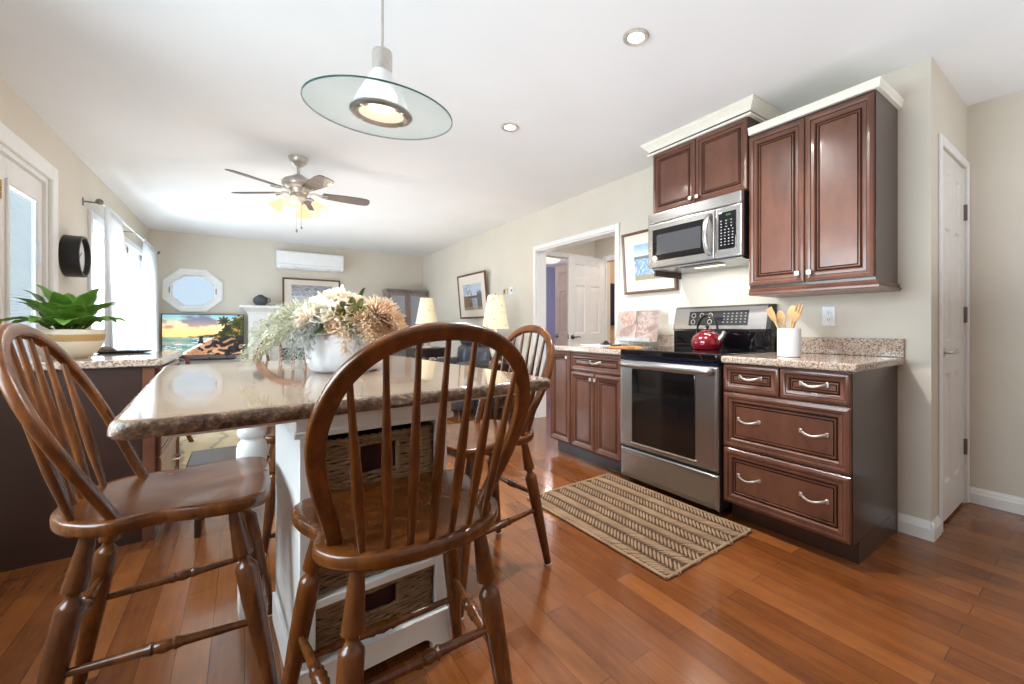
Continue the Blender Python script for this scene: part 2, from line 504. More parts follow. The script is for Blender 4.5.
# hall and the rooms that show through the wide opening
HX, HY = 3.95, 4.5
struct('wall_hall_end', wall_boxes(MB(), 'x', XW + 0.128, HX + 0.11, HY, HY + 0.11, [(3.0, 3.84, 0, 2.0)]), M['wall'])
struct('wall_hall_side', wall_boxes(MB(), 'y', 0.70, HY, HX, HX + 0.06, [(3.45, 4.25, 0, 1.97)]), M['wall'])
mb = MB().box(XW + 0.128, 6.2, 7.9, 8.0, 0, H).box(6.1, 6.2, HY + 0.11, 7.9, 0, H).box(HX + 0.11, 6.1, HY, HY + 0.11, 0, H)
struct('wall_bedroom', mb, M['purple'])
mb = MB().box(5.6, 5.7, 2.2, HY, 0, H).box(HX + 0.11, 5.6, 2.2, 2.3, 0, H).box(HX + 0.061, 5.599, HY - 0.012, HY - 0.0005, 0, H)
struct('wall_bathroom', mb, M['tan'])

# casings and baseboards
def casing_frame(mb, axis, f, d, a0, a1, z1, w=0.055, t=0.016, legs=(True, True), sill=None):
    """flat casing round an opening on face f, sticking out by d*t"""
    lo, hi = sorted((f, f + d * t))
    def bx(p0, p1, z0, z1_):
        if axis == 'y': mb.box(lo, hi, p0, p1, z0, z1_, 0.004)
        else: mb.box(p0, p1, lo, hi, z0, z1_, 0.004)
    if legs[0]: bx(a0 - w, a0, 0 if sill is None else sill, z1 + w)
    if legs[1]: bx(a1, a1 + w, 0 if sill is None else sill, z1 + w)
    bx(a0, a1, z1, z1 + w)
    return mb
mb = MB()
casing_frame(mb, 'y', XW, -1, 2.846, 4.19, 1.98, 0.052)
mb.box(XW, XW + 0.128, 4.174, 4.189, 0, 1.98).box(XW, XW + 0.128, 2.847, 2.862, 0, 1.98).box(XW, XW + 0.128, 2.862, 4.174, 1.965, 1.98)
casing_frame(mb, 'y', XW + 0.128, 1, 2.846, 4.19, 1.98, 0.052)
struct('trim_1', mb, M['trim'])
struct('trim_2', casing_frame(MB(), 'x', HY, -1, 3.0, 3.84, 2.0, 0.06), M['trim'])
struct('trim_3', casing_frame(MB(), 'y', HX, -1, 3.45, 4.25, 1.97, 0.072), M['trim'])
mb = MB(); casing_frame(mb, 'x', YC, -1, 2.925, 3.515, 2.04, 0.042, 0.014)
mb.box(2.925, 2.94, YC, YC + 0.115, 0, 2.04).box(3.5, 3.515, YC, YC + 0.115, 0, 2.04)
struct('trim_4', mb, M['trim'])
mb = MB(); casing_frame(mb, 'y', XL, 1, 3.02, 4.38, 2.07, 0.1, 0.022)
mb.box(XL - 0.12, XL, 4.345, 4.38, 0, 2.07).box(XL - 0.12, XL, 3.02, 3.05, 0, 2.07).box(XL - 0.12, XL, 3.05, 4.345, 2.04, 2.07)
struct('trim_5', mb, M['trim'])
def base_run(mb, axis, f, d, a0, a1, hgt=0.095, t=0.014):
    prof = [(0, 0), (t, 0), (t, hgt * 0.62), (t * 0.75, hgt * 0.7), (t * 0.55, hgt * 0.86), (t * 0.3, hgt * 0.93), (t * 0.2, hgt), (0, hgt)]
    rings = []
    for a in (a0, a1):
        rings.append([Vector((f + d * x, a, z)) if axis == 'y' else Vector((a, f + d * x, z)) for x, z in prof])
    return mb.loft(rings)
struct('baseboard_right', base_run(base_run(MB(), 'y', XW, -1, YC - 0.013, 0.7205), 'x', YC, -1, XW - 0.0135, 2.882), M['trim'])
struct('baseboard_near', base_run(MB(), 'y', XR, -1, -2.6, YC), M['trim'])
struct('baseboard_stove', base_run(MB(), 'y', XW, -1, 4.243, YF), M['trim'])
struct('baseboard_far', base_run(base_run(MB(), 'x', YF, -1, XL, -0.05), 'x', YF, -1, 1.76, XW), M['trim'])
struct('baseboard_left', base_run(base_run(MB(), 'y', XL, 1, 4.484, YF), 'y', XL, 1, -2.6, 2.918), M['trim'])

# octagonal window
w1 = tag(empty('window_1', (OX, YF, OZ)), kind='structure')
mb = MB()
def oct_ring(w, h, y): return [Vector((OX + x, y, OZ + z)) for x, z in octo(w, h)]
mb.loft([oct_ring(OW, OH, YF - 0.001), oct_ring(OW, OH, YF - 0.02), oct_ring(OW - 0.015, OH - 0.015, YF - 0.028), oct_ring(0.272, 0.252, YF - 0.022), oct_ring(0.265, 0.245, YF - 0.012),
         oct_ring(0.249, 0.229, YF - 0.012), oct_ring(0.245, 0.225, YF + 0.05), oct_ring(0.228, 0.208, YF + 0.055), oct_ring(0.228, 0.208, YF + 0.09)], False, False)
mb.build('window_frame', M['trim'], w1)
mb = MB()
mb.prism([(x, z) for x, z in octo(0.228, 0.208)], 0, 0.005, M=Matrix.Translation((OX, YF + 0.075, OZ)) @ Matrix.Rotation(PI / 2, 4, 'X'))
mb.build('pane', M['pale_glass'], w1)
for s in (-1, 1):
    MB().box(OX + s * 0.257 - 0.006, OX + s * 0.257 + 0.006, YF - 0.016, YF - 0.01, OZ - 0.045, OZ + 0.04, 0.002).build('latch', M['dark_nickel'], w1)

# patio window behind the sheer curtains
w2 = tag(empty('window_2', (XL, 6.55, 0.1)), kind='structure')
mb = MB(); casing_frame(mb, 'y', XL, 1, 5.35, 7.75, 2.0, 0.07, 0.02, sill=0.1)
fx0, fx1 = XL - 0.1, XL - 0.02
for y0, y1 in ((5.35, 5.41), (7.69, 7.75), (6.12, 6.2), (6.9, 6.98)): mb.box(fx0, fx1, y0, y1, 0.1, 2.0, 0.004)
mb.box(fx0, fx1, 5.35, 7.75, 1.93, 2.0, 0.004).box(fx0, fx1, 5.35, 7.75, 0.1, 0.18, 0.004)
mb.build('window_frame', M['trim'], w2)
for y0, y1 in ((5.41, 6.12), (6.2, 6.9), (6.98, 7.69)):
    mb = MB()
    mb.box(XL - 0.08, XL - 0.035, y0, y0 + 0.05, 0.18, 1.93, 0.003).box(XL - 0.08, XL - 0.035, y1 - 0.05, y1, 0.18, 1.93, 0.003)
    mb.box(XL - 0.08, XL - 0.035, y0 + 0.05, y1 - 0.05, 1.86, 1.93, 0.003).box(XL - 0.08, XL - 0.035, y0 + 0.05, y1 - 0.05, 0.18, 0.26, 0.003)
    sash = mb.build('sash', M['white_plastic'], w2)
    MB().box(XL - 0.062, XL - 0.056, y0 + 0.05, y1 - 0.05, 0.26, 1.86).build('pane', M['glass'], sash)

# unseen window added in the same wall, a source for light from the left
w3 = tag(empty('added_window_3', (XL, 1.7, 0.9)), kind='structure')
mb = MB(); casing_frame(mb, 'y', XL, 1, 0.7, 2.7, 2.1, 0.07, 0.02, sill=0.9)
mb.box(XL - 0.02, XL + 0.03, 0.62, 2.78, 0.87, 0.9, 0.004)
for y0, y1 in ((0.7, 0.75), (2.65, 2.7), (1.67, 1.73)): mb.box(XL - 0.1, XL - 0.02, y0, y1, 0.9, 2.1, 0.003)
mb.box(XL - 0.1, XL - 0.02, 0.75, 2.65, 2.04, 2.1, 0.003).box(XL - 0.1, XL - 0.02, 0.75, 2.65, 0.9, 0.96, 0.003)
mb.build('window_frame', M['trim'], w3)
for y0, y1 in ((0.75, 1.67), (1.73, 2.65)): MB().box(XL - 0.062, XL - 0.056, y0, y1, 0.96, 2.04).build('pane', M['glass'], w3)

# glazed garden door: two leaves, a blind behind the glass
d1 = tag(empty('door_1', (XL, 3.7, 0)), kind='structure')
for y0, y1 in ((3.055, 3.69), (3.705, 4.34)):
    x0, x1 = XL - 0.06, XL - 0.018
    mb = MB()
    mb.box(x0, x1, y0, y0 + 0.1, 0.01, 2.035, 0.003).box(x0, x1, y1 - 0.1, y1, 0.01, 2.035, 0.003)
    mb.box(x0, x1, y0 + 0.1, y1 - 0.1, 1.9, 2.035, 0.003).box(x0, x1, y0 + 0.1, y1 - 0.1, 0.01, 0.25, 0.003)
    lf = mb.build('door_leaf', M['door_white'], d1)
    mb = MB(); gy0, gy1 = y0 + 0.085, y1 - 0.085
    for a, b, c, d in ((gy0, gy0 + 0.03, 0.235, 1.915), (gy1 - 0.03, gy1, 0.235, 1.915), (gy0 + 0.03, gy1 - 0.03, 1.885, 1.915), (gy0 + 0.03, gy1 - 0.03, 0.235, 0.265)):
        mb.box(x1 - 0.002, x1 + 0.012, a, b, c, d, 0.004)
    mb.build('glass_frame', M['door_white'], lf)
    MB().box(x1 - 0.012, x1 - 0.007, gy0 + 0.03, gy1 - 0.03, 0.265, 1.885).build('pane', M['glass'], lf)
    mb = MB()
    for k in range(86):
        z = 0.275 + k * 0.0187
        mb.box(x0 + 0.012, x0 + 0.026, gy0 + 0.03, gy1 - 0.03, z, z + 0.0165, M=None)
    mb.build('blind', M['blind'], lf, angle=0)
MB().box(XL - 0.004, XL + 0.012, 4.19, 4.215, 1.47, 1.62, 0.004).build('blind_slider', M['white_plastic'], d1)
for z in (1.78, 1.02, 0.3):
    mb = MB().box(XL - 0.02, XL - 0.012, 3.655, 3.735, z, z + 0.1, 0.002)
    for k in range(3): mb.cyl((XL - 0.008, 3.695, z + 0.034 * k + 0.002), (XL - 0.008, 3.695, z + 0.034 * k + 0.03), 0.007)
    mb.build('hinge', M['brass'], d1)

# six-panel doors
def six_panel(mb, w, h, M4, t=0.035):
    st, ms = 0.105, 0.09
    rows = [(0.2, 0.80), (0.98, 1.60), (1.70, h - 0.11)]
    zs = [0] + [z for r in rows for z in r] + [h]
    mb.box(0, st, -t / 2, t / 2, 0, h, 0.002, M=M4).box(w - st, w, -t / 2, t / 2, 0, h, 0.002, M=M4)
    for k in range(0, 8, 2): mb.box(st, w - st, -t / 2, t / 2, zs[k], zs[k + 1], 0, M=M4)
    mid = w / 2
    for z0, z1 in rows:
        mb.box(mid - ms / 2, mid + ms / 2, -t / 2, t / 2, z0, z1, 0, M=M4)
        for x0, x1 in ((st, mid - ms / 2), (mid + ms / 2, w - st)):
            for sgn in (-1, 1):
                O = Vector((x0 if sgn < 0 else x1, sgn * (t / 2), z0)); U = Vector((1 if sgn < 0 else -1, 0, 0))
                tmp = MB(); tmp.panel(x1 - x0, z1 - z0, [(0, -0.0135), (0, 0), (0.010, -0.012), (0.022, -0.0125), (0.045, -0.002), (0.05, -0.002)], O, U, (0, 0, 1))
                tmp.bm.transform(M4)
                mb._add(tmp.bm)
    return mb
def lever(parent, P0, n, along, mat):
    """round rose and a curved lever; n = outwards, along = lever direction"""
    P0 = Vector(P0); n = Vector(n); along = Vector(along)
    mb = MB(); mb.tube([P0, P0 + n * 0.006, P0 + n * 0.01], [0.031, 0.031, 0.024], 20)
    mb.tube([P0 + n * 0.01, P0 + n * 0.045], [0.011, 0.010], 12)
    mb.tube(catmull([P0 + n * 0.043 - along * 0.008, P0 + n * 0.05 + along * 0.025, P0 + n * 0.047 + along * 0.06 + Vector((0, 0, 0.006)), P0 + n * 0.045 + along * 0.1 + Vector((0, 0, -0.004))], 4), [0.010] * 7 + [0.009, 0.0088, 0.0085, 0.008, 0.0075, 0.007], 10)
    return mb.build('handle', mat, parent)
d2 = tag(six_panel(MB(), 0.555, 2.015, TR((2.943, YC + 0.022, 0.018))).build('door_2', M['door_white'], loc=(2.943, YC + 0.022, 0.018)), kind='structure')
lever(d2, (2.992, YC + 0.004, 0.94), (0, -1, 0), (1, 0, 0), M['nickel'])
for z in (0.3, 1.1, 1.72):
    mb = MB().box(3.491, 3.512, YC - 0.002, YC + 0.006, z, z + 0.095, 0.001)
    mb.cyl((3.4985, YC - 0.006, z), (3.4985, YC - 0.006, z + 0.095), 0.0065)
    mb.build('hinge', M['dark_nickel'], d2)
d3 = tag(six_panel(MB(), 0.62, 1.985, TR((3.31, 4.285, 0.012))).build('door_3', M['door_white'], loc=(3.31, 4.285, 0.012)), kind='structure')
lever(d3, (3.365, 4.267, 0.945), (0, -1, 0), (1, 0, 0), M['dark_nickel'])
MB().box(3.305, 3.3105, 4.275, 4.295, 0.92, 0.98, 0.001).build('latch', M['dark_nickel'], d3)
d4 = tag(six_panel(MB(), 0.62, 1.985, TR((3.81, 4.62, 0.012), rz=PI / 2)).build('door_4', M['door_mauve'], loc=(3.81, 4.62, 0.012)), kind='structure')
lever(d4, (3.792, 5.19, 0.94), (-1, 0, 0), (0, -1, 0), M['dark_nickel'])
M['key_grey'] = pbr('grey_key_legend', (150, 151, 156), 0.5)
# ------------------------------------------------------------------ cabinets on the stove wall
FX = 2.143          # carcass front of the base run
def door_prof(k=1.0):
    p = [(0, 0), (0, 0.014), (0.004, 0.018), (0.016 * k, 0.021), (0.028 * k, 0.019), (0.031 * k, 0.016), (0.044 * k, 0.016), (0.049 * k, 0.012),
         (0.052 * k, 0.004), (0.0565 * k, 0.004), (0.060 * k, 0.011), (0.064 * k, 0.0115), (0.067 * k, 0.005), (0.0715 * k, 0.0085)]
    m = [0] * len(p); m[8] = 1; m[12] = 1; m[4] = 1
    return p, m
def front(name, parent, y0, y1, z0, z1, x, k=1.0):
    p, m = door_prof(k)
    return MB().panel(y1 - y0, z1 - z0, p, (x, y1, z0), (0, -1, 0), (0, 0, 1), m).build(name, [M['cab'], M['glaze']], parent, angle=50)
def pull(parent, yc, zc, x, w=0.115):
    """arched bar pull with flared feet, on a face at x looking to -X"""
    pts = catmull([(x + 0.004, yc + w / 2, zc + 0.006), (x - 0.014, yc + w * 0.4, zc + 0.003), (x - 0.026, yc + w * 0.2, zc - 0.003), (x - 0.029, yc, zc - 0.006),
                   (x - 0.026, yc - w * 0.2, zc - 0.003), (x - 0.014, yc - w * 0.4, zc + 0.003), (x + 0.004, yc - w / 2, zc + 0.006)], 4)
    n = len(pts); rad = [0.0058 + 0.0042 * (abs(i / (n - 1) - 0.5) * 2) ** 2 for i in range(n)]
    mb = MB().tube(pts, rad, 10, up=(0, 0, 1), sx=1.0, sy=0.55)
    for s in (-1, 1): mb.box(x - 0.004, x + 0.006, yc + s * w / 2 - 0.008, yc + s * w / 2 + 0.008, zc - 0.006, zc + 0.016, 0.002)
    return mb.build('handle', M['nickel'], parent)
def knob(parent, yc, zc, x, s=0.0125):
    mb = MB().cyl((x + 0.006, yc, zc), (x - 0.014, yc, zc), 0.0055)
    mb.box(x - 0.026, x - 0.012, yc - s, yc + s, zc - s, zc + s, 0.0015)
    return mb.build('knob', M['nickel'], parent)

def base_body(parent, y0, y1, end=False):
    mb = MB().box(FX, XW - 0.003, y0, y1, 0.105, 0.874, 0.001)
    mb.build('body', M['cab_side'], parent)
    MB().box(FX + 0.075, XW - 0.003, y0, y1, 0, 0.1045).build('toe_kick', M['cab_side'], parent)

dc = thing('drawer_cabinet', 'brown cherry base cabinet with two small drawers above two wide drawers', 'cabinet', (2.45, 1.04, 0))
base_body(dc, 0.7225, 1.348)
for y0, y1, z0, z1, hs in ((0.726, 1.032, 0.722, 0.868, (0.879,)), (1.038, 1.344, 0.722, 0.868, (1.191,)), (0.726, 1.344, 0.417, 0.714, (0.88, 1.2)), (0.726, 1.344, 0.112, 0.409, (0.88, 1.2))):
    d = front('drawer', dc, y0, y1, z0, z1, FX, 0.85 if z0 > 0.7 else 1.0)
    for yc in hs: pull(d, yc, (z0 + z1) / 2 + 0.005, FX - 0.0085)
bc = thing('base_cabinet', 'brown base cabinet with one drawer over paired doors, beside the range', 'cabinet', (2.45, 2.425, 0))
base_body(bc, 2.134, 2.722)
d = front('drawer', bc, 2.138, 2.718, 0.725, 0.868, FX, 0.85); pull(d, 2.428, 0.8, FX - 0.0085)
for y0, y1, kn in ((2.138, 2.426, 2.402), (2.430, 2.718, 2.454)):
    d = front('door', bc, y0, y1, 0.112, 0.715, FX); knob(d, kn, 0.672, FX - 0.018)
nc = thing('narrow_cabinet', 'narrow brown base cabinet with one tall door at the counter end', 'cabinet', (2.45, 2.87, 0))
base_body(nc, 2.7235, 3.016)
d = front('door', nc, 2.7275, 3.012, 0.112, 0.868, FX); knob(d, 2.752, 0.825, FX - 0.018)

def counter(name, label, y0, y1, ov0, ov1, splash):
    t = thing(name, label, 'countertop', (2.44, (y0 + y1) / 2, 0.876))
    poly = rrect(2.105, XW - 0.001, y0 - ov0, y1 + ov1, 0.012, 4)
    MB().prism(poly, 0.876, 0.914, bev=0.010, seg=3).build('slab', M['granite'], t)
    MB().box(XW - 0.021, XW - 0.001, splash[0], splash[1], 0.9145, 1.012, 0.004, 2).build('backsplash', M['granite'], t)
    return t
counter('countertop', 'speckled pink granite countertop over the four brown drawers, with backsplash', 0.7225, 1.350, 0.03, 0.0, (0.692, 1.35))
counter('countertop', 'speckled pink granite countertop holding the open cookbook, with backsplash', 2.132, 3.016, 0.0, 0.025, (2.132, 2.79))

# ------------------------------------------------------------------ range
rg = thing('range', 'stainless steel electric range with black glass cooktop and oven window', 'stove', (2.42, 1.746, 0))
ry0, ry1 = 1.354, 2.126
RX = 2.128
mb = MB().box(RX, XW - 0.04, ry0 + 0.004, ry1 - 0.004, 0.045, 0.895, 0.002)
for yy in (ry0 + 0.06, ry1 - 0.06):
    for xx in (RX + 0.08, XW - 0.12): mb.cyl((xx, yy, 0), (xx, yy, 0.05), 0.018)
mb.build('body', M['charcoal'], rg)
# oven door
mb = MB().panel(ry1 - ry0 - 0.006, 0.585, [(0, 0), (0, 0.026), (0.006, 0.032), (0.02, 0.034)], (RX, ry1 - 0.003, 0.262), (0, -1, 0), (0, 0, 1))
od = mb.build('oven_door', M['steel'], rg)
wy0, wy1, wz0, wz1 = 1.505, 2.005, 0.30, 0.795
MB().panel(wy1 - wy0, wz1 - wz0, [(0, 0), (0, 0.004), (0.003, 0.0055)], (RX - 0.0335, wy1, wz0), (0, -1, 0), (0, 0, 1)).build('window', M['oven_glass'], od)
mb = MB()
for a, b, c, dd in ((wy0 - 0.012, wy1 + 0.012, wz0 - 0.010, wz0), ): mb.box(RX - 0.0385, RX - 0.033, a, b, c, dd, 0.0015)
mb.build('window_trim', M['nickel'], od)
hz = 0.822
hp = catmull([(RX - 0.03, ry1 - 0.035, hz), (RX - 0.066, ry1 - 0.05, hz), (RX - 0.078, ry1 - 0.2, hz), (RX - 0.082, (ry0 + ry1) / 2, hz), (RX - 0.078, ry0 + 0.2, hz), (RX - 0.066, ry0 + 0.05, hz), (RX - 0.03, ry0 + 0.035, hz)], 5)
MB().tube(hp, 0.02, 12, up=(0, 0, 1), sx=1.0, sy=0.62).build('handle', M['steel'], od)
MB().box(RX - 0.026, RX, ry0 + 0.004, ry1 - 0.004, 0.852, 0.874, 0.003).build('vent_strip', M['blue_black'], rg)
MB().panel(ry1 - ry0 - 0.006, 0.2, [(0, 0), (0, 0.018), (0.008, 0.026), (0.03, 0.029)], (RX, ry1 - 0.003, 0.045), (0, -1, 0), (0, 0, 1)).build('storage_drawer', M['steel'], rg)
ct = MB().prism(rrect(RX - 0.035, XW - 0.02, ry0 - 0.001, ry1 + 0.001, 0.02, 4), 0.878, 0.922, bev=0.010, seg=3).build('cooktop', M['black_glass'], rg)
for (bx_, by_, br_) in ((2.27, 1.55, 0.11), (2.27, 1.94, 0.09), (2.53, 1.55, 0.085), (2.53, 1.94, 0.10)):
    MB().loft([[Vector((bx_ + rr * math.cos(2 * PI * i / 48), by_ + rr * math.sin(2 * PI * i / 48), 0.9221 + e)) for i in range(48)] for rr, e in ((br_, 0), (br_, 0.0004), (br_ - 0.003, 0.0004), (br_ - 0.003, 0))], False, False).build('burner_ring', M['charcoal'], ct)
# backguard: black riser below, steel console leaning back above
mb = MB().prism([(2.682, 0.905), (2.682, 1.045), (2.752, 1.045), (2.752, 0.905)], ry0 + 0.002, ry1 - 0.002, M=Matrix(((1, 0, 0, 0), (0, 0, 1, 0), (0, 1, 0, 0), (0, 0, 0, 1))), bev=0.006, seg=2)
bg = mb.build('backguard', M['black_glass'], rg)
mxz = Matrix(((1, 0, 0, 0), (0, 0, 1, 0), (0, 1, 0, 0), (0, 0, 0, 1)))
MB().prism([(2.682, 1.046), (2.672, 1.06), (2.708, 1.212), (2.722, 1.226), (2.752, 1.226), (2.752, 1.046)], ry0 + 0.032, ry1 - 0.002, M=mxz, bev=0.003, seg=2).build('console', M['steel'], bg)
MB().prism([(2.684, 1.046), (2.674, 1.06), (2.710, 1.212), (2.724, 1.224), (2.752, 1.224), (2.752, 1.046)], ry0 + 0.002, ry0 + 0.032, M=mxz, bev=0.003, seg=2).build('end_cap', M['black'], bg)
cu, cv = Vector((0, -1, 0)), Vector((0.036, 0, 0.152)).normalized()
def con(y, s):  # point on the console face: s metres up the slope
    return Vector((2.672, y, 1.06)) + cv * s
MB().panel(0.47, 0.105, [(0, 0), (0, 0.002), (0.002, 0.003)], con(1.985, 0.026), cu, cv).build('control_panel', M['black'], bg)
cn = cu.cross(cv)
for yy, s in ((1.945, 0.1), (1.875, 0.1), (1.805, 0.1), (1.945, 0.052), (1.805, 0.052)):
    p = con(yy, s) + cn * 0.003
    mb = MB(); U2 = cu * 0.018; V2 = cv * 0.018
    mb.loft([[p + U2 * (r * math.cos(2 * PI * i / 24)) + V2 * (r * math.sin(2 * PI * i / 24)) + cn * e for i in range(24)] for r, e in ((1, 0), (1, 0.0012), (0.82, 0.0012), (0.82, 0))], False, False)
    mb.build('burner_dial', M['nickel'], bg)
first = None
for r_ in range(4):
    for c_ in range(6):
        p = con(1.70 - c_ * 0.032, 0.045 + r_ * 0.021)
        if first is None:
            first = MB().panel(0.011, 0.006, [(0, 0), (0, 0.0012)], p + cn * 0.003, cu, cv).build('touch_key', M['key_grey'], bg)
            p_first = p
        else:
            k = first.copy(); C.objects.link(k); k.location = p - p_first
MB().panel(0.07, 0.026, [(0, 0), (0, 0.0012)], con(1.765, 0.06) + cn * 0.003, cu, cv).build('display', M['blue_black'], bg)

# ------------------------------------------------------------------ wall cabinets
UX = 2.4334
uc = thing('wall_cabinet', 'tall two-door brown wall cabinet with cream crown, hung over the drawers', 'cabinet', (2.6, 1.04, 1.262))
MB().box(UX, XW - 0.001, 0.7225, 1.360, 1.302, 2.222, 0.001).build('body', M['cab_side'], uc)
for y0, y1, kn in ((0.727, 1.040, 1.012), (1.044, 1.357, 1.072)):
    d = front('door', uc, y0, y1, 1.318, 2.205, UX); knob(d, kn, 1.365, UX - 0.018)
mb = MB()
def mould(mb, prof, y0, y1, x, ends=(True, True)):
    """moulding round three sides of a wall cabinet, prof = [(out, z)]"""
    rings = []
    for o, z in prof:
        a, b = (y0 - o if ends[0] else y0), (y1 + o if ends[1] else y1)
        rings.append([Vector((XW - 0.001, a, z)), Vector((x - o, a, z)), Vector((x - o, b, z)), Vector((XW - 0.001, b, z))])
    return mb.loft(rings, True, True)
mould(MB(), [(-0.012, 1.262), (0.010, 1.262), (0.016, 1.268), (0.016, 1.278), (0.008, 1.284), (0.012, 1.292), (0.004, 1.302), (-0.012, 1.302)], 0.7225, 1.360, UX, (True, False)).build('light_rail', M['cab'], uc, angle=25)
mould(MB(), [(-0.02, 2.222), (0.018, 2.222), (0.020, 2.230), (0.020, 2.234), (0.023, 2.243), (0.024, 2.252), (0.027, 2.257), (0.027, 2.263), (-0.02, 2.263)], 0.7225, 1.360, UX, (True, False)).build('crown', M['cream_trim'], uc, angle=25)
um = thing('wall_cabinet', 'short brown wall cabinet with cream crown above the microwave', 'cabinet', (2.6, 1.745, 1.9))
y0, y1 = 1.366, 2.106
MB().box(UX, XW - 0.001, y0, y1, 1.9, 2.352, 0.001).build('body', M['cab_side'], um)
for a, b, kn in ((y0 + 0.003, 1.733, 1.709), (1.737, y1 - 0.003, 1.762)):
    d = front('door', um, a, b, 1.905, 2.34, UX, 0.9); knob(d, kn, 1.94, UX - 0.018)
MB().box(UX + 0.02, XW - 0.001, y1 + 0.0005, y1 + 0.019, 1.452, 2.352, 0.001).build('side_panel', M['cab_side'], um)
mould(MB(), [(-0.02, 2.345), (0.024, 2.345), (0.026, 2.352), (0.024, 2.359), (-0.02, 2.359)], y0, y1 + 0.019, UX).build('bead', M['cream_trim'], um, angle=25)
mould(MB(), [(-0.02, 2.3595), (0.012, 2.3595), (0.014, 2.372), (-0.02, 2.372)], y0, y1 + 0.019, UX).build('frieze', M['dark_wood'], um, angle=25)
mould(MB(), [(-0.02, 2.3725), (0.018, 2.3725), (0.022, 2.38), (0.028, 2.39), (0.046, 2.408), (0.054, 2.414), (0.056, 2.422), (0.062, 2.425), (0.062, 2.4325), (-0.02, 2.4325)], y0, y1 + 0.019, UX).build('crown', M['cream_trim'], um, angle=25)

# ------------------------------------------------------------------ microwave
mw = thing('microwave', 'stainless over-the-range microwave with dark window and black keypad', 'microwave', (2.56, 1.735, 1.495))
my0, my1, mz0, mz1, MX = 1.369, 2.100, 1.502, 1.893, 2.36
MB().box(MX + 0.02, XW - 0.002, my0, my1, mz0, mz1, 0.002).build('body', M['black'], mw)
MB().panel(my1 - my0, 0.072, [(0, 0), (0, 0.018), (0.003, 0.021), (0.01, 0.022)], (MX + 0.02, my1, mz1 - 0.075), (0, -1, 0), (0, 0, 1)).build('vent_cover', M['steel'], mw)
md = MB().panel(1.0 * (my1 - 1.552), mz1 - 0.078 - mz0, [(0, 0), (0, 0.018), (0.003, 0.021), (0.01, 0.022)], (MX + 0.02, my1, mz0), (0, -1, 0), (0, 0, 1)).build('door', M['steel'], mw)
wn = MB().panel(0.445, 0.222, [(0, 0), (0, 0.002), (0.004, 0.003)], (MX - 0.002, my1 - 0.045, mz0 + 0.045), (0, -1, 0), (0, 0, 1)).build('window', M['black_glass'], md)
MB().panel(0.365, 0.14, [(0, 0), (0, 0.001)], (MX - 0.005, my1 - 0.085, mz0 + 0.086), (0, -1, 0), (0, 0, 1)).build('mesh_screen', M['grey_glass'], md)
hp = catmull([(MX + 0.002, 1.585, mz0 + 0.282), (MX - 0.03, 1.587, mz0 + 0.262), (MX - 0.047, 1.59, mz0 + 0.2), (MX - 0.05, 1.59, mz0 + 0.155), (MX - 0.047, 1.59, mz0 + 0.11), (MX - 0.03, 1.587, mz0 + 0.05), (MX + 0.002, 1.585, mz0 + 0.03)], 5)
MB().tube(hp, 0.016, 12, up=(0, 1, 0), sx=1.15, sy=0.6).build('handle', M['steel'], md)
cp = MB().panel(1.549 - my0, mz1 - 0.078 - mz0, [(0, 0), (0, 0.018), (0.003, 0.021), (0.01, 0.022)], (MX + 0.02, 1.549, mz0), (0, -1, 0), (0, 0, 1)).build('control_panel', M['steel'], mw)
MB().panel(0.118, 0.228, [(0, 0), (0, 0.002), (0.004, 0.003)], (MX - 0.002, 1.523, mz0 + 0.05), (0, -1, 0), (0, 0, 1)).build('keypad', M['black_glass'], cp)
M['green_led'] = emit('green_display_segment', (80, 170, 70), 0.5)
mb = MB()
for k in range(3): mb.box(MX - 0.0062, MX - 0.0052, 1.462 - k * 0.011, 1.469 - k * 0.011, mz0 + 0.253, mz0 + 0.264)
mb.build('display', M['green_led'], cp, angle=0)
first = None
for r_ in range(9):
    for c_ in range(3 if r_ < 3 else 4):
        y, z = 1.508 - c_ * (0.034 if r_ < 3 else 0.0255), mz0 + 0.222 - r_ * 0.0185
        if first is None:
            first = MB().panel(0.010, 0.0055, [(0, 0), (0, 0.0012)], (MX - 0.0049, y, z), (0, -1, 0), (0, 0, 1)).build('touch_key', M['key_grey'], cp); f0 = (y, z)
        else:
            k = first.copy(); C.objects.link(k); k.location = (0, y - f0[0], z - f0[1])
mb = MB().box(MX + 0.03, XW - 0.02, my0 + 0.012, my1 - 0.012, mz0 - 0.014, mz0 - 0.0005, 0.003)
ul = mb.build('underside', M['steel'], mw)
MB().box(MX + 0.05, MX + 0.13, 1.56, 1.86, mz0 - 0.018, mz0 - 0.0145, 0.002).build('intake_grille', M['black'], ul)
MB().box(MX + 0.16, MX + 0.20, 1.60, 1.82, mz0 - 0.0165, mz0 - 0.0145, 0.001).build('lamp_lens', emit('lit_hood_lens', (255, 238, 206), 2.0), ul)
l_ = bpy.data.lights.new('cooktop_light', 'AREA'); l_.shape = 'RECTANGLE'; l_.size = 0.02; l_.size_y = 0.3; l_.energy = 1.6; l_.color = (1, 0.93, 0.82)
lo_ = bpy.data.objects.new('cooktop_light', l_); C.objects.link(lo_); lo_.location = (MX + 0.18, 1.71, mz0 - 0.018)

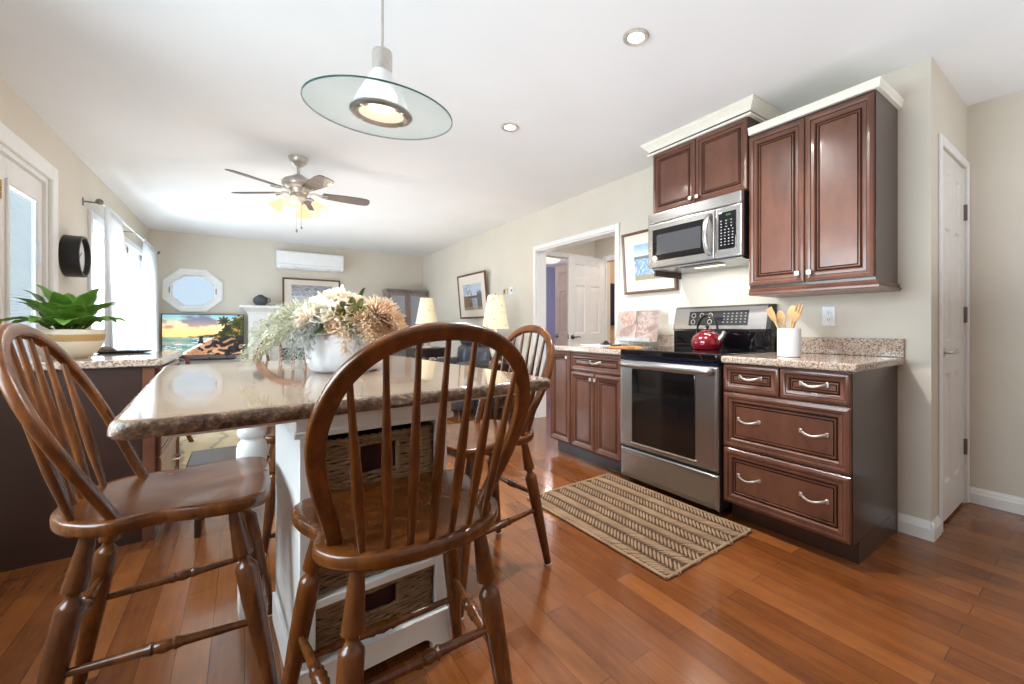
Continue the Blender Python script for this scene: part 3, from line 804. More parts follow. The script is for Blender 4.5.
# ------------------------------------------------------------------ on the worktops and walls
kt = thing('kettle', 'shiny red enamel tea kettle with black loop handle on the cooktop', 'kettle', (2.50, 1.70, 0.9226))
M['red'] = pbr('red_enamel', (116, 8, 22), 0.12, var=0.05, coat=0.6)
kz = 0.9226
MB().lathe([(0.075, 0), (0.092, 0.004), (0.104, 0.03), (0.105, 0.055), (0.094, 0.085), (0.07, 0.108), (0.045, 0.118), (0.04, 0.12)], 36, TR((2.50, 1.70, kz))).build('body', M['red'], kt)
ld = MB().lathe([(0.043, 0.1205), (0.04, 0.127), (0.02, 0.132), (0.008, 0.134)], 28, TR((2.50, 1.70, kz))).build('lid', M['red'], kt)
MB().lathe([(0.006, 0.134), (0.007, 0.144), (0.014, 0.15), (0.014, 0.158), (0.006, 0.162)], 16, TR((2.50, 1.70, kz))).build('knob', M['black'], ld)
sp = catmull([(2.50, 1.62, kz + 0.06), (2.50, 1.59, kz + 0.085), (2.50, 1.572, kz + 0.12)], 5)
MB().tube(sp, [0.024, 0.0225, 0.021, 0.0195, 0.018, 0.017, 0.016, 0.015, 0.0145, 0.014, 0.0138], 14).build('spout', M['nickel'], kt)
hd = [(2.50, 1.70 + 0.082 * math.cos(a), kz + 0.105 + 0.125 * math.sin(a)) for a in [PI * k / 16 for k in range(17)]]
MB().tube(hd, [0.008] * 3 + [0.0105] * 11 + [0.008] * 3, 12, up=(1, 0, 0), sx=1.1, sy=0.8).build('handle', M['black'], kt)
cr = thing('utensil_crock', 'tall white ceramic crock of wooden spoons beside the range', 'crock', (2.34, 1.087, 0.9145))
MB().lathe([(0.052, 0), (0.058, 0.003), (0.058, 0.148), (0.056, 0.151), (0.053, 0.148), (0.053, 0.008), (0.01, 0.007)], 40, TR((2.34, 1.087, 0.9145))).build('jar', M['white'], cr)
def spoon(label, base, top, kind, tw=0.0):
    t = thing('wooden_spoon' if kind != 'fork' else 'wooden_fork', label, 'utensil', base, group=None)
    b = Vector(base); e = Vector(top); dr = (e - b).normalized()
    t0 = b + (e - b) * 0.68
    MB().tube([b, b + (e - b) * 0.35, t0], [0.0055, 0.006, 0.0075], 10).build('handle', M['blond_wood'], t)
    L = (e - t0).length; pts = [t0 + dr * (L * k / 8) for k in range(9)]
    wd = {'spoon': [0.008, 0.013, 0.019, 0.024, 0.026, 0.026, 0.023, 0.017, 0.006], 'spatula': [0.008, 0.013, 0.018, 0.021, 0.023, 0.024, 0.0245, 0.025, 0.024], 'fork': [0.008, 0.014, 0.02, 0.023, 0.024, 0.024, 0.024, 0.023, 0.021]}[kind]
    up = Vector((math.sin(tw), math.cos(tw), 0))
    mb = MB().tube(pts if kind != 'fork' else pts[:5], wd if kind != 'fork' else wd[:5], 12, up=up, sx=1.0, sy=0.24)
    if kind == 'fork':
        side = (up - dr * dr.dot(up)).normalized()
        for s in (-1, 0, 1): mb.tube([pts[4] + side * (s * 0.016), pts[8] + side * (s * 0.017)], [0.0062, 0.004], 8)
    mb.build('bowl', M['blond_wood'], t)
spoon('wooden spatula leaning left out of the white crock', (2.338, 1.072, 0.924), (2.320, 1.189, 1.178), 'spatula', 0.3)
spoon('wooden spoon with round bowl leaning left out of the white crock, behind the spatula', (2.360, 1.077, 0.924), (2.380, 1.159, 1.165), 'spoon', 0.1)
spoon('wooden spoon standing nearly upright in the middle of the white crock', (2.350, 1.097, 0.924), (2.360, 1.075, 1.190), 'spoon', -0.1)
spoon('pronged wooden fork leaning right out of the white crock', (2.340, 1.112, 0.924), (2.320, 1.022, 1.192), 'fork', 0.2)

cs = thing('cookbook_stand', 'clear acrylic easel holding the open flowered cookbook', 'book stand', (2.52, 2.38, 0.9145), R(12))
M['acrylic'] = glass_thin('clear_acrylic', (236, 240, 240), 0.2)
lean = R(14)
# local frame: -X faces the room
mb = MB().box(-0.006, 0.0, -0.15, 0.15, 0.0, 0.27, 0.002)
mb.bm.transform(TR((0.02, 0, 0.03), ry=lean)); mb.build('back_plate', M['acrylic'], cs, local=True)
mb = MB().box(-0.055, 0.0, -0.15, 0.15, 0, 0.006, 0.002).box(-0.058, -0.052, -0.15, 0.15, 0, 0.03, 0.002)
mb.bm.transform(TR((0.018, 0, 0.03), ry=lean)); mb.build('ledge', M['acrylic'], cs, local=True)
mb = MB()
for s in (-1, 1):
    mb.tube([(0.03, s * 0.1, 0.12), (0.1, s * 0.1, 0.006), (-0.05, s * 0.1, 0.006), (-0.03, s * 0.1, 0.035)], 0.005, 8)
mb.build('leg', M['acrylic'], cs, local=True)
bk = thing('cookbook', 'open book with pink rose and cake pictures on the clear stand', 'book', (2.52, 2.38, 0.9145), R(12))
W['bk'] = W[bk.name]
bM = W[bk.name] @ TR((0.0, 0, 0.042), ry=lean)
PW, PH = 0.195, 0.255
def page_left(s, t):
    d = math.hypot((s - 0.42) * 0.8, t - 0.74); a = math.atan2(t - 0.74, s - 0.42)
    c = mixc((173, 164, 157), (151, 142, 134), 0.5 + fbm(s * 3, t * 3))
    if abs((t - 0.32) - 0.5 * (s - 0.4)) < 0.17 + 0.05 * nz(s * 5, t * 5) and 0.15 < s < 0.85: c = mixc((134, 105, 99), (159, 137, 129), 0.5 + fbm(s * 8, t * 8))
    if d < 0.25: c = mixc((181, 156, 144), (149, 112, 102), max(0, 0.45 + fbm(s * 12, t * 12) * 1.8))
    if s > 0.8 and t > 0.55: c = mixc((77, 67, 53), (126, 117, 104), 0.5 + nz(s * 14, t * 14))
    if t < 0.14: c = mixc((173, 168, 162), (80, 72, 70), max(0, nz(s * 22, t * 22)))
    return c
def page_right(s, t):
    v = 0.5 + fbm(s * 6 + 5, t * 6) * 1.5
    w_ = 0.5 + 0.5 * math.sin(t * 34 + nz(s * 7, t * 7) * 5)
    c = mixc((164, 149, 141), (126, 102, 95), v)
    if math.hypot(s - 0.5, (t - 0.3) * 0.9) < 0.26: c = mixc((178, 159, 149), (142, 110, 104), w_)
    if math.hypot(s - 0.55, (t - 0.66) * 0.8) < 0.24: c = mixc((169, 156, 147), (115, 82, 77), max(0, nz(s * 16, t * 16)) + 0.3 * w_)
    if t > 0.84 and s < 0.4: c = mixc((84, 75, 70), (159, 151, 144), v)
    return c
pg = 0
for nm, s0, fn in (('left', 1, page_left), ('right', -1, page_right)):
    mb = MB()
    prof = [(0.0, 0.0), (0.03, 0.006), (0.09, 0.003), (PW, -0.004)]
    rings = []
    for z in (0, PH):
        rings.append([bM @ Vector((-0.012 - d_, s0 * y_, z)) for y_, d_ in prof] + [bM @ Vector((-0.001, s0 * PW, z)), bM @ Vector((-0.001, 0, z))])
    mb.loft(rings).build('page_block', M['white'], bk, angle=20)
    grid = []
    nx, ny = 40, 52
    cp_ = catmull([(y_, d_, 0) for y_, d_ in prof], 14)[:nx + 3]
    cp_ = [cp_[int(i * (len(cp_) - 1) / nx)] for i in range(nx + 1)]
    for j in range(ny + 1):
        row = [bM @ Vector((-0.0128 - p.y, s0 * p.x, PH * j / ny)) for p in cp_]
        grid.append(row)
    o = MB().surf(grid).build('printed_page', pic_mat(), bk, angle=0, normals=False)
    ca = o.data.color_attributes.new('print', 'FLOAT_COLOR', 'POINT'); k = 0
    for j in range(ny + 1):
        for i in range(nx + 1):
            s = i / nx if s0 < 0 else 1 - i / nx
            ca.data[k].color = lin(fn(s, j / ny)); k += 1
    solidify(o, 0.0008, 0)
bd = thing('cutting_board', 'round honey coloured wooden board lying on the counter by the range', 'cutting board', (2.28, 2.265, 0.9145))
MB().lathe([(0.118, 0), (0.125, 0.004), (0.125, 0.012), (0.12, 0.016), (0.01, 0.016)], 48, TR((2.28, 2.265, 0.9145))).build('board', M['board_wood'], bd)
MB().tube([(2.28, 2.15, 0.9225), (2.285, 2.10, 0.9225), (2.287, 2.075, 0.9225)], [0.016, 0.012, 0.013], 10, up=(0, 0, 1), sx=0.5, sy=1).build('handle', M['board_wood'], bd)
sh = thing('shears', 'black handled kitchen shears lying on the round board', 'scissors', (2.27, 2.30, 0.931))
mb = MB()
for s in (-1, 1): mb.tube([(2.25, 2.28, 0.9345 + 0.001 * s), (2.25 + 0.01 * s, 2.22, 0.9345 + 0.001 * s), (2.25 + 0.003 * s, 2.17, 0.9345)], [0.006, 0.005, 0.001], 8, up=(0, 0, 1), sx=0.3)
mb.build('blade', M['steel'], sh)
for s in (-1, 1):
    pts = [(2.25 + s * 0.022 + 0.018 * math.cos(a), 2.32 + 0.03 * math.sin(a), 0.936) for a in [2 * PI * k / 20 for k in range(20)]]
    MB().tube(pts, 0.0045, 8, closed=True).build('grip', M['black'], sh)
pp = tag(MB().box(2.34, 2.60, 2.60, 2.86, 0.9146, 0.922, 0.002).build('notepad', M['white_plastic'], loc=(2.47, 2.73, 0.9146)), 'white pad of paper lying flat on the counter beside the cookbook', 'notepad')
ph = thing('desk_gadget', 'small black pointed gadget standing on the white pad', 'gadget', (2.46, 2.66, 0.9222))
MB().prism([(-0.04, -0.03), (0.04, -0.03), (0.04, 0.03), (-0.04, 0.03)], 0, 0.012, TR((2.46, 2.66, 0.9222)), 0.003).build('base', M['black'], ph)
MB().loft([[Vector((2.46 + x * k, 2.66 + y * k, 0.9345 + z)) for x, y in ((-0.02, -0.02), (0.02, -0.02), (0.02, 0.02), (-0.02, 0.02))] for k, z in ((1, 0), (0.7, 0.012), (0.3, 0.024))]).build('fin', M['black'], ph)

def wall_plate(name, label, cat, y, z, w, h, kind):
    t = thing(name, label, cat, (XW, y, z))
    pl = MB().panel(w, h, [(0, 0), (0, 0.003), (0.004, 0.006)], (XW, y + w / 2, z - h / 2), (0, -1, 0), (0, 0, 1)).build('plate', M['white_plastic'], t)
    if kind == 'outlet':
        for dz in (-0.021, 0.021):
            f = MB().panel(0.034, 0.029, [(0, 0), (0, 0.002), (0.002, 0.003)], (XW - 0.006, y + 0.017, z + dz - 0.0145), (0, -1, 0), (0, 0, 1)).build('socket', M['white_plastic'], t)
            mb = MB().box(XW - 0.0096, XW - 0.0088, y + 0.005, y + 0.007, z + dz - 0.003, z + dz + 0.006).box(XW - 0.0096, XW - 0.0088, y - 0.007, y - 0.005, z + dz - 0.003, z + dz + 0.006)
            mb.cyl((XW - 0.0096, y, z + dz - 0.008), (XW - 0.0088, y, z + dz - 0.008), 0.0024, seg=8); mb.build('slot', M['charcoal'], f)
    else:
        MB().panel(0.033, 0.066, [(0, 0), (0, 0.003), (0.002, 0.005)], (XW - 0.006, y + 0.0165, z - 0.033), (0, -1, 0), (0, 0, 1)).build('rocker', M['white_plastic'], t)
    return t
wall_plate('outlet', 'white duplex outlet on the cream wall above the drawer counter', 'outlet', 1.052, 1.139, 0.072, 0.115, 'outlet')
wall_plate('light_switch', 'white rocker switch plate on the wall beside the range back', 'switch', 2.20, 1.151, 0.072, 0.115, 'switch')
# ------------------------------------------------------------------ island table
TA = R(3.5)
tb = thing('island_table', 'white kitchen island table with thick chiselled granite top and basket shelves', 'table', (-0.183, 1.007, 0), TA)
TM = W[tb.name]
TW, TL, TZ = 0.957, 1.40, 0.914
# granite slab: polished top, rough broken edge
ring0 = []
def slab_ring(off, z, jit=0.0, s=0):
    base = rrect(off, TW - off, off, TL - off, max(0.035 - off, 0.012), 6)
    pts = []
    for i in range(len(base)):
        a, b = Vector((*base[i], 0)), Vector((*base[(i + 1) % len(base)], 0))
        L = (b - a).length; n = max(1, int(L / 0.012))
        for k in range(n):
            p = a.lerp(b, k / n); d = Vector((p.x - TW / 2, p.y - TL / 2, 0)).normalized()
            w_ = jit * noise.noise(Vector((p.x * 38, p.y * 38, z * 60 + s))) if jit else 0
            pts.append(Vector((p.x, p.y, z)) + d * w_)
    return pts
base_n = len(slab_ring(0.0, 0))
def ring_n(off, z, jit=0.0):
    # same count for each ring: scale the outer outline inwards
    pts = slab_ring(0.0, z, jit)
    sx, sy = (TW - 2 * off) / TW, (TL - 2 * off) / TL
    return [Vector((TW / 2 + (p.x - TW / 2) * sx, TL / 2 + (p.y - TL / 2) * sy, z)) for p in pts]
rings = [ring_n(0.012, TZ - 0.034), ring_n(0.003, TZ - 0.032, 0.004), ring_n(0.0, TZ - 0.024, 0.006), ring_n(0.0, TZ - 0.014, 0.006), ring_n(0.002, TZ - 0.007, 0.004), ring_n(0.006, TZ - 0.002, 0.0015), ring_n(0.012, TZ)]
MB().loft(rings, True, True, True, None, [1, 1, 1, 1, 1, 0, 0]).build('tabletop', [M['table_granite'], M['rough_granite']], tb, local=True, angle=50)
MB().box(0.07, TW - 0.07, 0.055, TL - 0.055, TZ - 0.047, TZ - 0.0345, 0.001).build('sub_top', M['trim'], tb, local=True)
CX0, CX1, CY0, CY1 = 0.328, 0.758, 0.345, 0.86
mb = MB()
zt = TZ - 0.048
mb.box(CX0, CX0 + 0.03, CY0 + 0.02, CY1, 0.0, zt, 0.002)
mb.box(CX1 - 0.03, CX1, CY0 + 0.02, CY1, 0.0, zt, 0.002)
mb.box(CX0 + 0.03, CX1 - 0.03, CY1 - 0.015, CY1, 0.1, zt)
mb.build('cabinet_case', M['trim'], tb, local=True)
for xa in (CX0 - 0.002, CX1 - 0.038): MB().box(xa, xa + 0.04, CY0, CY0 + 0.02, 0.12, 0.765, 0.002).build('stile', M['trim'], tb, local=True)
mb = MB().box(CX0 - 0.012, CX1 + 0.012, CY0 - 0.012, CY1 + 0.01, 0.768, zt, 0.002)
mb.box(CX0 - 0.018, CX1 + 0.018, CY0 - 0.018, CY1 + 0.014, 0.765, 0.785, 0.004)
mb.build('apron', M['trim'], tb, local=True)
for z in (0.105, 0.285, 0.505):
    MB().box(CX0 + 0.0305, CX1 - 0.0305, CY0 + 0.002, CY1 - 0.016, z - 0.012, z + 0.012, 0.002).build('shelf', M['trim'], tb, local=True)
# plinth with arched toe
poly = [(CX0 - 0.008, 0), (CX0 + 0.055, 0)] + [(CX0 + 0.055 + 0.03 * k / 5, 0.028 + 0.018 * math.sin(PI / 2 * k / 5)) for k in range(6)] + [(CX1 - 0.055 - 0.03 * (5 - k) / 5, 0.028 + 0.018 * math.sin(PI / 2 * (5 - k) / 5)) for k in range(6)] + [(CX1 - 0.055, 0), (CX1 + 0.008, 0), (CX1 + 0.008, 0.1), (CX1 + 0.002, 0.118), (CX0 - 0.002, 0.118), (CX0 - 0.008, 0.1)]
mb = MB().prism(poly, CY0 - 0.012, CY0 + 0.012, M=Matrix(((1, 0, 0, 0), (0, 0, 1, 0), (0, 1, 0, 0), (0, 0, 0, 1))))
mb.box(CX0 - 0.01, CX0, CY0 + 0.012, CY1, 0.0, 0.1, 0.002).box(CX1, CX1 + 0.01, CY0 + 0.012, CY1, 0.0, 0.1, 0.002)
mb.build('plinth', M['trim'], tb, local=True, angle=25)
post_prof = [(0.05, 0.13), (0.052, 0.14), (0.036, 0.155), (0.033, 0.17), (0.05, 0.19), (0.052, 0.20), (0.04, 0.215), (0.036, 0.24), (0.040, 0.30), (0.047, 0.38), (0.05, 0.44), (0.048, 0.485), (0.041, 0.50), (0.037, 0.508), (0.044, 0.525), (0.054, 0.56), (0.058, 0.59), (0.057, 0.62), (0.051, 0.640), (0.042, 0.647), (0.041, 0.655),
             (0.050, 0.664), (0.055, 0.676), (0.054, 0.690), (0.045, 0.70), (0.041, 0.706), (0.048, 0.716), (0.052, 0.73), (0.047, 0.75), (0.045, 0.79), (0.05, 0.81), (0.042, 0.825)]
for px in (0.266, 0.815):
    mb = MB().lathe([(r_ * 0.84, z_) for r_, z_ in post_prof], 28, TR((px, 0.965, 0)))
    mb.box(px - 0.042, px + 0.042, 0.923, 1.007, 0.0, 0.13, 0.003).box(px - 0.042, px + 0.042, 0.923, 1.007, 0.825, zt, 0.003)
    mb.build('leg', M['trim'], tb, local=True)

# woven baskets on the three shelves
M['weave'] = wood('water_hyacinth_weave', (62, 44, 30), (132, 102, 72), (196, 166, 128), 0.8, 0, (14, 14, 75), 4)
M['lining'] = pbr('maroon_cloth_lining', (58, 20, 24), 0.9)
def basket(label, z0, h):
    w, dp = 0.385, 0.42
    loc = TM @ Vector(((CX0 + CX1) / 2, CY0 + 0.02 + dp / 2, z0))
    t = thing('woven_basket', label, 'basket', loc, TA, 'woven baskets under the island table')
    bw = MB(); rows = int(h / 0.0118); r = 0.0064
    handle_rows = set()
    for k in range(rows):
        z = 0.008 + (h - 0.016) * k / (rows - 1)
        inset = 0.006 * (1 - k / rows)
        base = rrect(-w / 2 + r + inset, w / 2 - r - inset, -dp / 2 + r + inset, dp / 2 - r - inset, 0.03, 4)
        pts = []
        for i in range(len(base)):
            a, b = Vector((*base[i], z)), Vector((*base[(i + 1) % len(base)], z)); L = (b - a).length; n = max(1, int(L / 0.011))
            for q_ in range(n): pts.append(a.lerp(b, q_ / n))
        mid = 0.45 < k / rows < 0.86 and h > 0.13
        if mid:   # leave the hand hole open in the front
            i0 = [i for i, p in enumerate(pts) if p.y < -dp / 2 + 0.02 and abs(p.x) < 0.058]
            order = pts[i0[-1] + 1:] + pts[:i0[0]]
            bw.tube([p + Vector((0, 0, 0.0022 * math.sin(i * 0.9 + k * 2.1))) for i, p in enumerate(order)], [r * (1 + 0.2 * math.sin(i * 1.3 + k * 2.4) + rnd.uniform(-0.2, 0.2)) for i in range(len(order))], 6)
        else:
            bw.tube([p + Vector((0, 0, 0.0022 * math.sin(i * 0.9 + k * 2.1))) for i, p in enumerate(pts)], [r * (1 + 0.2 * math.sin(i * 1.3 + k * 2.4) + rnd.uniform(-0.2, 0.2)) for i in range(len(pts))], 6, closed=True)
    bw.build('weave', M['weave'], t, local=True, angle=80)
    rim = MB(); base = rrect(-w / 2 + r, w / 2 - r, -dp / 2 + r, dp / 2 - r, 0.03, 4); pts = []
    for i in range(len(base)):
        a, b = Vector((*base[i], h)), Vector((*base[(i + 1) % len(base)], h)); n = max(1, int((b - a).length / 0.008))
        for q_ in range(n): pts.append(a.lerp(b, q_ / n))
    rim.tube(pts, [0.0095 * (1 + 0.28 * math.sin(i * 2.1)) for i in range(len(pts))], 8, closed=True)
    for s in (-1, 1): rim.tube([(s * 0.06, -dp / 2 + r, h * 0.45), (s * 0.06, -dp / 2 + r, h * 0.9)], 0.008, 6)
    rim.build('rim', M['weave'], t, local=True, angle=80)
    mb = MB()
    x0, x1, y0, y1 = -w / 2 + 0.018, w / 2 - 0.018, -dp / 2 + 0.018, dp / 2 - 0.018
    mb.box(x0, x1, y0, y0 + 0.003, 0.008, h - 0.01).box(x0, x1, y1 - 0.003, y1, 0.008, h - 0.01).box(x0, x0 + 0.003, y0, y1, 0.008, h - 0.01).box(x1 - 0.003, x1, y0, y1, 0.008, h - 0.01).box(x0, x1, y0, y1, 0.006, 0.009)
    mb.build('lining', M['lining'], t, local=True)
basket('woven hyacinth basket on the lowest shelf of the island table', 0.1175, 0.145)
basket('woven hyacinth basket on the middle shelf of the island table, mostly behind the chair seat', 0.2975, 0.178)
basket('woven hyacinth basket on the top shelf, seen through the spindles', 0.5175, 0.215)

# ------------------------------------------------------------------ bow-back counter chairs
def seat_outline():
    half = [(0.0, -0.145), (0.06, -0.141), (0.115, -0.125), (0.165, -0.095), (0.2, -0.055), (0.217, -0.012), (0.216, 0.02), (0.206, 0.05), (0.203, 0.075), (0.212, 0.115), (0.228, 0.165), (0.236, 0.215), (0.232, 0.262), (0.21, 0.296), (0.17, 0.308), (0.09, 0.314), (0.0, 0.312)]
    r = [p.xy for p in catmull([(x, y, 0) for x, y in half], 4)]
    l = [Vector((-p.x, p.y)) for p in reversed(r[1:-1])]
    return list(r) + l
SEAT_Z = 0.605
LEAN = R(24)
def bow(h, x): return Vector((x, -h * math.sin(LEAN) - 0.004, SEAT_Z - 0.012 + h * math.cos(LEAN)))
HOOP = [(x * 0.91, h * 0.985) for x, h in ((-0.192, 0.0), (-0.21, 0.08), (-0.234, 0.17), (-0.248, 0.255), (-0.244, 0.335), (-0.212, 0.42), (-0.155, 0.48), (-0.08, 0.514), (0, 0.524), (0.08, 0.514), (0.155, 0.48), (0.212, 0.42), (0.244, 0.335), (0.248, 0.255), (0.234, 0.17), (0.21, 0.08), (0.192, 0.0))]
def hoop_h(x):
    best = max(((h, X) for X, h in HOOP_F if abs(X - x) < 0.012), default=(0.5, x)); return best[0]
HOOP_F = [(p.x, p.y) for p in catmull([(x, h, 0) for x, h in HOOP], 10)]
LEGP = [(0, .0150), (.04, .0152), (.235, .0238), (.242, .0232), (.248, .0150), (.256, .0130), (.268, .0135), (.278, .0165), (.290, .0215), (.297, .0245), (.303, .0252), (.306, .0258), (.42, .0256), (.6, .0236), (.8, .0195), (.93, .0168), (.985, .0158), (1.0, .0145)]
STRP = [(0, .0085), (.08, .0095), (.4, .0125), (.44, .0165), (.455, .0130), (.5, .0175), (.545, .0130), (.56, .0165), (.6, .0125), (.92, .0095), (1, .0085)]
def turned(mb, p0, p1, prof, seg=16):
    p0, p1 = Vector(p0), Vector(p1)
    return mb.tube([p0.lerp(p1, t) for t, _ in prof], [r for _, r in prof], seg)
def make_chair(label):
    t = thing('bow_back_chair', label, 'chair', group='bow-back chairs round the island table')
    out = seat_outline(); c = Vector((0, 0.08))
    rings = []
    def ring(k, z, sag=0.0):
        pts = []
        for p in out:
            q_ = c + (Vector(p) - c) * k
            d = 0
            if sag:
                r2 = ((q_.x) / 0.2) ** 2 + ((q_.y - 0.07) / 0.2) ** 2
                d = -sag * max(0, 1 - r2) + 0.004 * math.exp(-((q_.x) / 0.05) ** 2) * max(0, q_.y / 0.3)
            pts.append(Vector((q_.x, q_.y, z + d)))
        return pts
    th = 0.036
    rings = [ring(0.5, SEAT_Z - th), ring(0.94, SEAT_Z - th), ring(0.98, SEAT_Z - th + 0.003), ring(0.996, SEAT_Z - th + 0.010), ring(1.0, SEAT_Z - 0.012), ring(0.994, SEAT_Z - 0.004), ring(0.975, SEAT_Z, 0.001)] + [ring(k, SEAT_Z, 0.013) for k in (0.9, 0.78, 0.62, 0.45, 0.28, 0.12, 0.02)]
    MB().loft(rings).build('seat', M['chair'], t, local=True, angle=60)
    pts = [bow(h, x) for x, h in HOOP_F]
    n = len(pts); rad = [0.0172 + 0.0015 * math.sin(PI * i / (n - 1)) for i in range(n)]
    MB().tube(pts, rad, 16, up=(0, -math.cos(LEAN), -math.sin(LEAN)), sx=0.64, sy=1.0, power=0.5).build('back_bow', M['chair'], t, local=True, angle=50)
    for i in range(-3, 4):
        xb = i * 0.0455; yb = -0.112 + 0.030 * (i / 3) ** 2
        xt = i * 0.0605; ht = hoop_h(xt) - 0.004
        p0 = Vector((xb, yb, SEAT_Z - 0.02)); p1 = bow(ht, xt)
        prof = [(0, .0072), (.06, .0076), (.28, .0112), (.36, .0116), (.46, .0108), (.75, .0072), (1, .0058)]
        turned(MB(), p0, p1, prof, 12).build('spindle', M['chair'], t, local=True)
    top = {}
    for nm, a, b in (('fl', (-0.168, 0.225), (-0.250, 0.322)), ('fr', (0.168, 0.225), (0.250, 0.322)), ('rl', (-0.14, -0.055), (-0.198, -0.150)), ('rr', (0.14, -0.055), (0.198, -0.150))):
        p0, p1 = Vector((*a, SEAT_Z - 0.03)), Vector((*b, 0.0)); top[nm] = (p0, p1)
        lg = turned(MB(), p0, p1 + Vector((0, 0, 0.004)), LEGP, 20).build('leg', M['chair'], t, local=True)
        MB().lathe([(0.013, 0.0), (0.0155, 0.001), (0.0155, 0.006), (0.012, 0.008)], 14, TR(p1)).build('glide', M['white_plastic'], lg, local=True)
    def at(nm, z):
        p0, p1 = top[nm]; k = (p0.z - z) / (p0.z - p1.z); return p0.lerp(p1, k)
    for a, b, z in (('fl', 'rl', 0.255), ('fr', 'rr', 0.255), ('rl', 'rr', 0.325), ('fl', 'fr', 0.175)):
        turned(MB(), at(a, z), at(b, z), STRP, 14).build('stretcher', M['chair'], t, local=True)
    return t
ch = make_chair('brown bow-back chair nearest the camera, tucked under the near end of the island table')
place(ch, (0.334, 1.046, 0), R(0.5))
for loc, rz, lb in (((-0.247, 1.678, 0), R(-90.8), 'brown bow-back chair at the window side of the table, back cut by the frame'),
                    ((0.929, 1.755, 0), R(95.5), 'brown bow-back chair on the range side of the table'),
                    ((0.278, 2.51, 0), R(183), 'brown bow-back chair at the far end of the table behind the flowers')):
    c2 = copy_tree(ch); place(c2, loc, rz); c2['label'] = lb

# ------------------------------------------------------------------ flowers in a bowl vase
VX, VY, VZ = 0.300, 1.715, 0.9145
vs = thing('flower_bowl', 'white footed ceramic bowl of dried flowers on the granite table', 'vase', (VX, VY, VZ))
MB().lathe([(0.095, 0), (0.106, 0.003), (0.118, 0.012), (0.128, 0.035), (0.134, 0.07), (0.136, 0.105), (0.135, 0.128), (0.131, 0.134), (0.127, 0.131), (0.129, 0.105), (0.12, 0.04), (0.02, 0.03)], 44, TR((VX, VY, VZ))).build('bowl', M['white'], vs)
MB().lathe([(0.0, 0.10), (0.06, 0.106), (0.124, 0.10), (0.124, 0.09), (0.0, 0.09)], 24, TR((VX, VY, VZ))).build('filler', pbr('dried_moss', (120, 112, 84), 0.9, bump=0.6, bs=90), vs)
def petal(mb, base, d, up, L, w, curl, cup=0.3, seg=5, notch=0.0):
    """a cupped petal from base along d, curling towards up"""
    d = Vector(d).normalized(); up = Vector(up); up = (up - d * up.dot(d)).normalized(); sd = d.cross(up)
    grid = []
    for i in range(seg + 1):
        t_ = i / seg; wd = w * math.sin(PI * min(0.97, 0.12 + 0.8 * t_)) ** 0.75
        a = curl * t_
        ctr = base + d * (L * (math.sin(a) / a if abs(a) > 1e-3 else 1) * t_) + up * (L * ((1 - math.cos(a)) / a if abs(a) > 1e-3 else 0) * t_)
        row = []
        for j in (-1, -0.5, 0, 0.5, 1):
            rip = 0.05 * w * rnd.uniform(-1, 1)
            row.append(ctr + sd * (j * wd) + up * (cup * wd * j * j + rip))
        grid.append(row)
    return mb.surf(grid)
def frame_of(n):
    n = Vector(n).normalized(); a = Vector((0, 0, 1)) if abs(n.z) < 0.9 else Vector((1, 0, 0))
    u = n.cross(a).normalized(); return n, u, n.cross(u)
def petal_mat(name, c, var=0.08):
    q = N(name); v = q.coord(); f = q.noise(v, 40, 3)
    q.col(q.ramp(f, [(0.3, tuple(x * (1 - var) for x in c)), (0.7, c)])); q.set(0.8)
    q.b.inputs['Subsurface Weight'].default_value = 0.0
    tl = q.add('ShaderNodeBsdfTranslucent'); tl.inputs[0].default_value = lin(c)
    m1 = q.add('ShaderNodeMixShader'); m1.inputs[0].default_value = 0.3
    q.link(q.b.outputs[0], m1.inputs[1]); q.link(tl.outputs[0], m1.inputs[2]); q.link(m1.outputs[0], q.out.inputs[0])
    return q.m
M['cream_petal'] = petal_mat('cream_petal', (250, 242, 226)); M['peach_petal'] = petal_mat('peach_petal', (244, 220, 192)); M['blush_petal'] = petal_mat('blush_petal', (248, 226, 202))
M['tan_petal'] = petal_mat('tan_dried_petal', (232, 204, 168)); M['sage'] = petal_mat('pale_sage_leaf', (224, 222, 198), 0.12); M['olive'] = petal_mat('olive_leaf', (112, 112, 44), 0.2)
M['silver'] = petal_mat('silvery_leaf', (206, 208, 202), 0.12)
M['stem'] = pbr('dry_stem', (150, 140, 98), 0.8); M['green_stem'] = pbr('green_stem', (84, 104, 44), 0.6)
def stem_to(t, p, mat='stem', r=0.0028):
    b = Vector((VX + (p.x - VX) * 0.18, VY + (p.y - VY) * 0.18, VZ + 0.11)); m_ = b.lerp(p, 0.5) + Vector((0, 0, 0.03))
    MB().tube(catmull([b, m_, p], 5), r, 6).build('stem', M[mat], t)
def bloom(name, label, off, n, size, mat, layers, group):
    p = Vector((VX + off[0], VY + off[1], VZ + off[2])); n, u, v = frame_of(n)
    t = thing(name, label, 'flower', p, 0, group)
    mb = MB(); ph0 = rnd.uniform(0, 6)
    for cnt, tilt, L, w, cu_ in layers:
        for k in range(cnt):
            a = ph0 + 2 * PI * (k + rnd.uniform(-0.25, 0.25)) / cnt; ti = tilt + rnd.uniform(-0.12, 0.12)
            rd = u * math.cos(a) + v * math.sin(a)
            d = rd * math.cos(ti) + n * math.sin(ti)
            petal(mb, p + rd * (size * 0.05), d, n, size * L * rnd.uniform(0.85, 1.1), size * w, cu_)
        ph0 += 0.6
    solidify(mb.build('petals', M[mat], t, angle=80, normals=False), 0.0006)
    stem_to(t, p - n * size * 0.05)
    return t
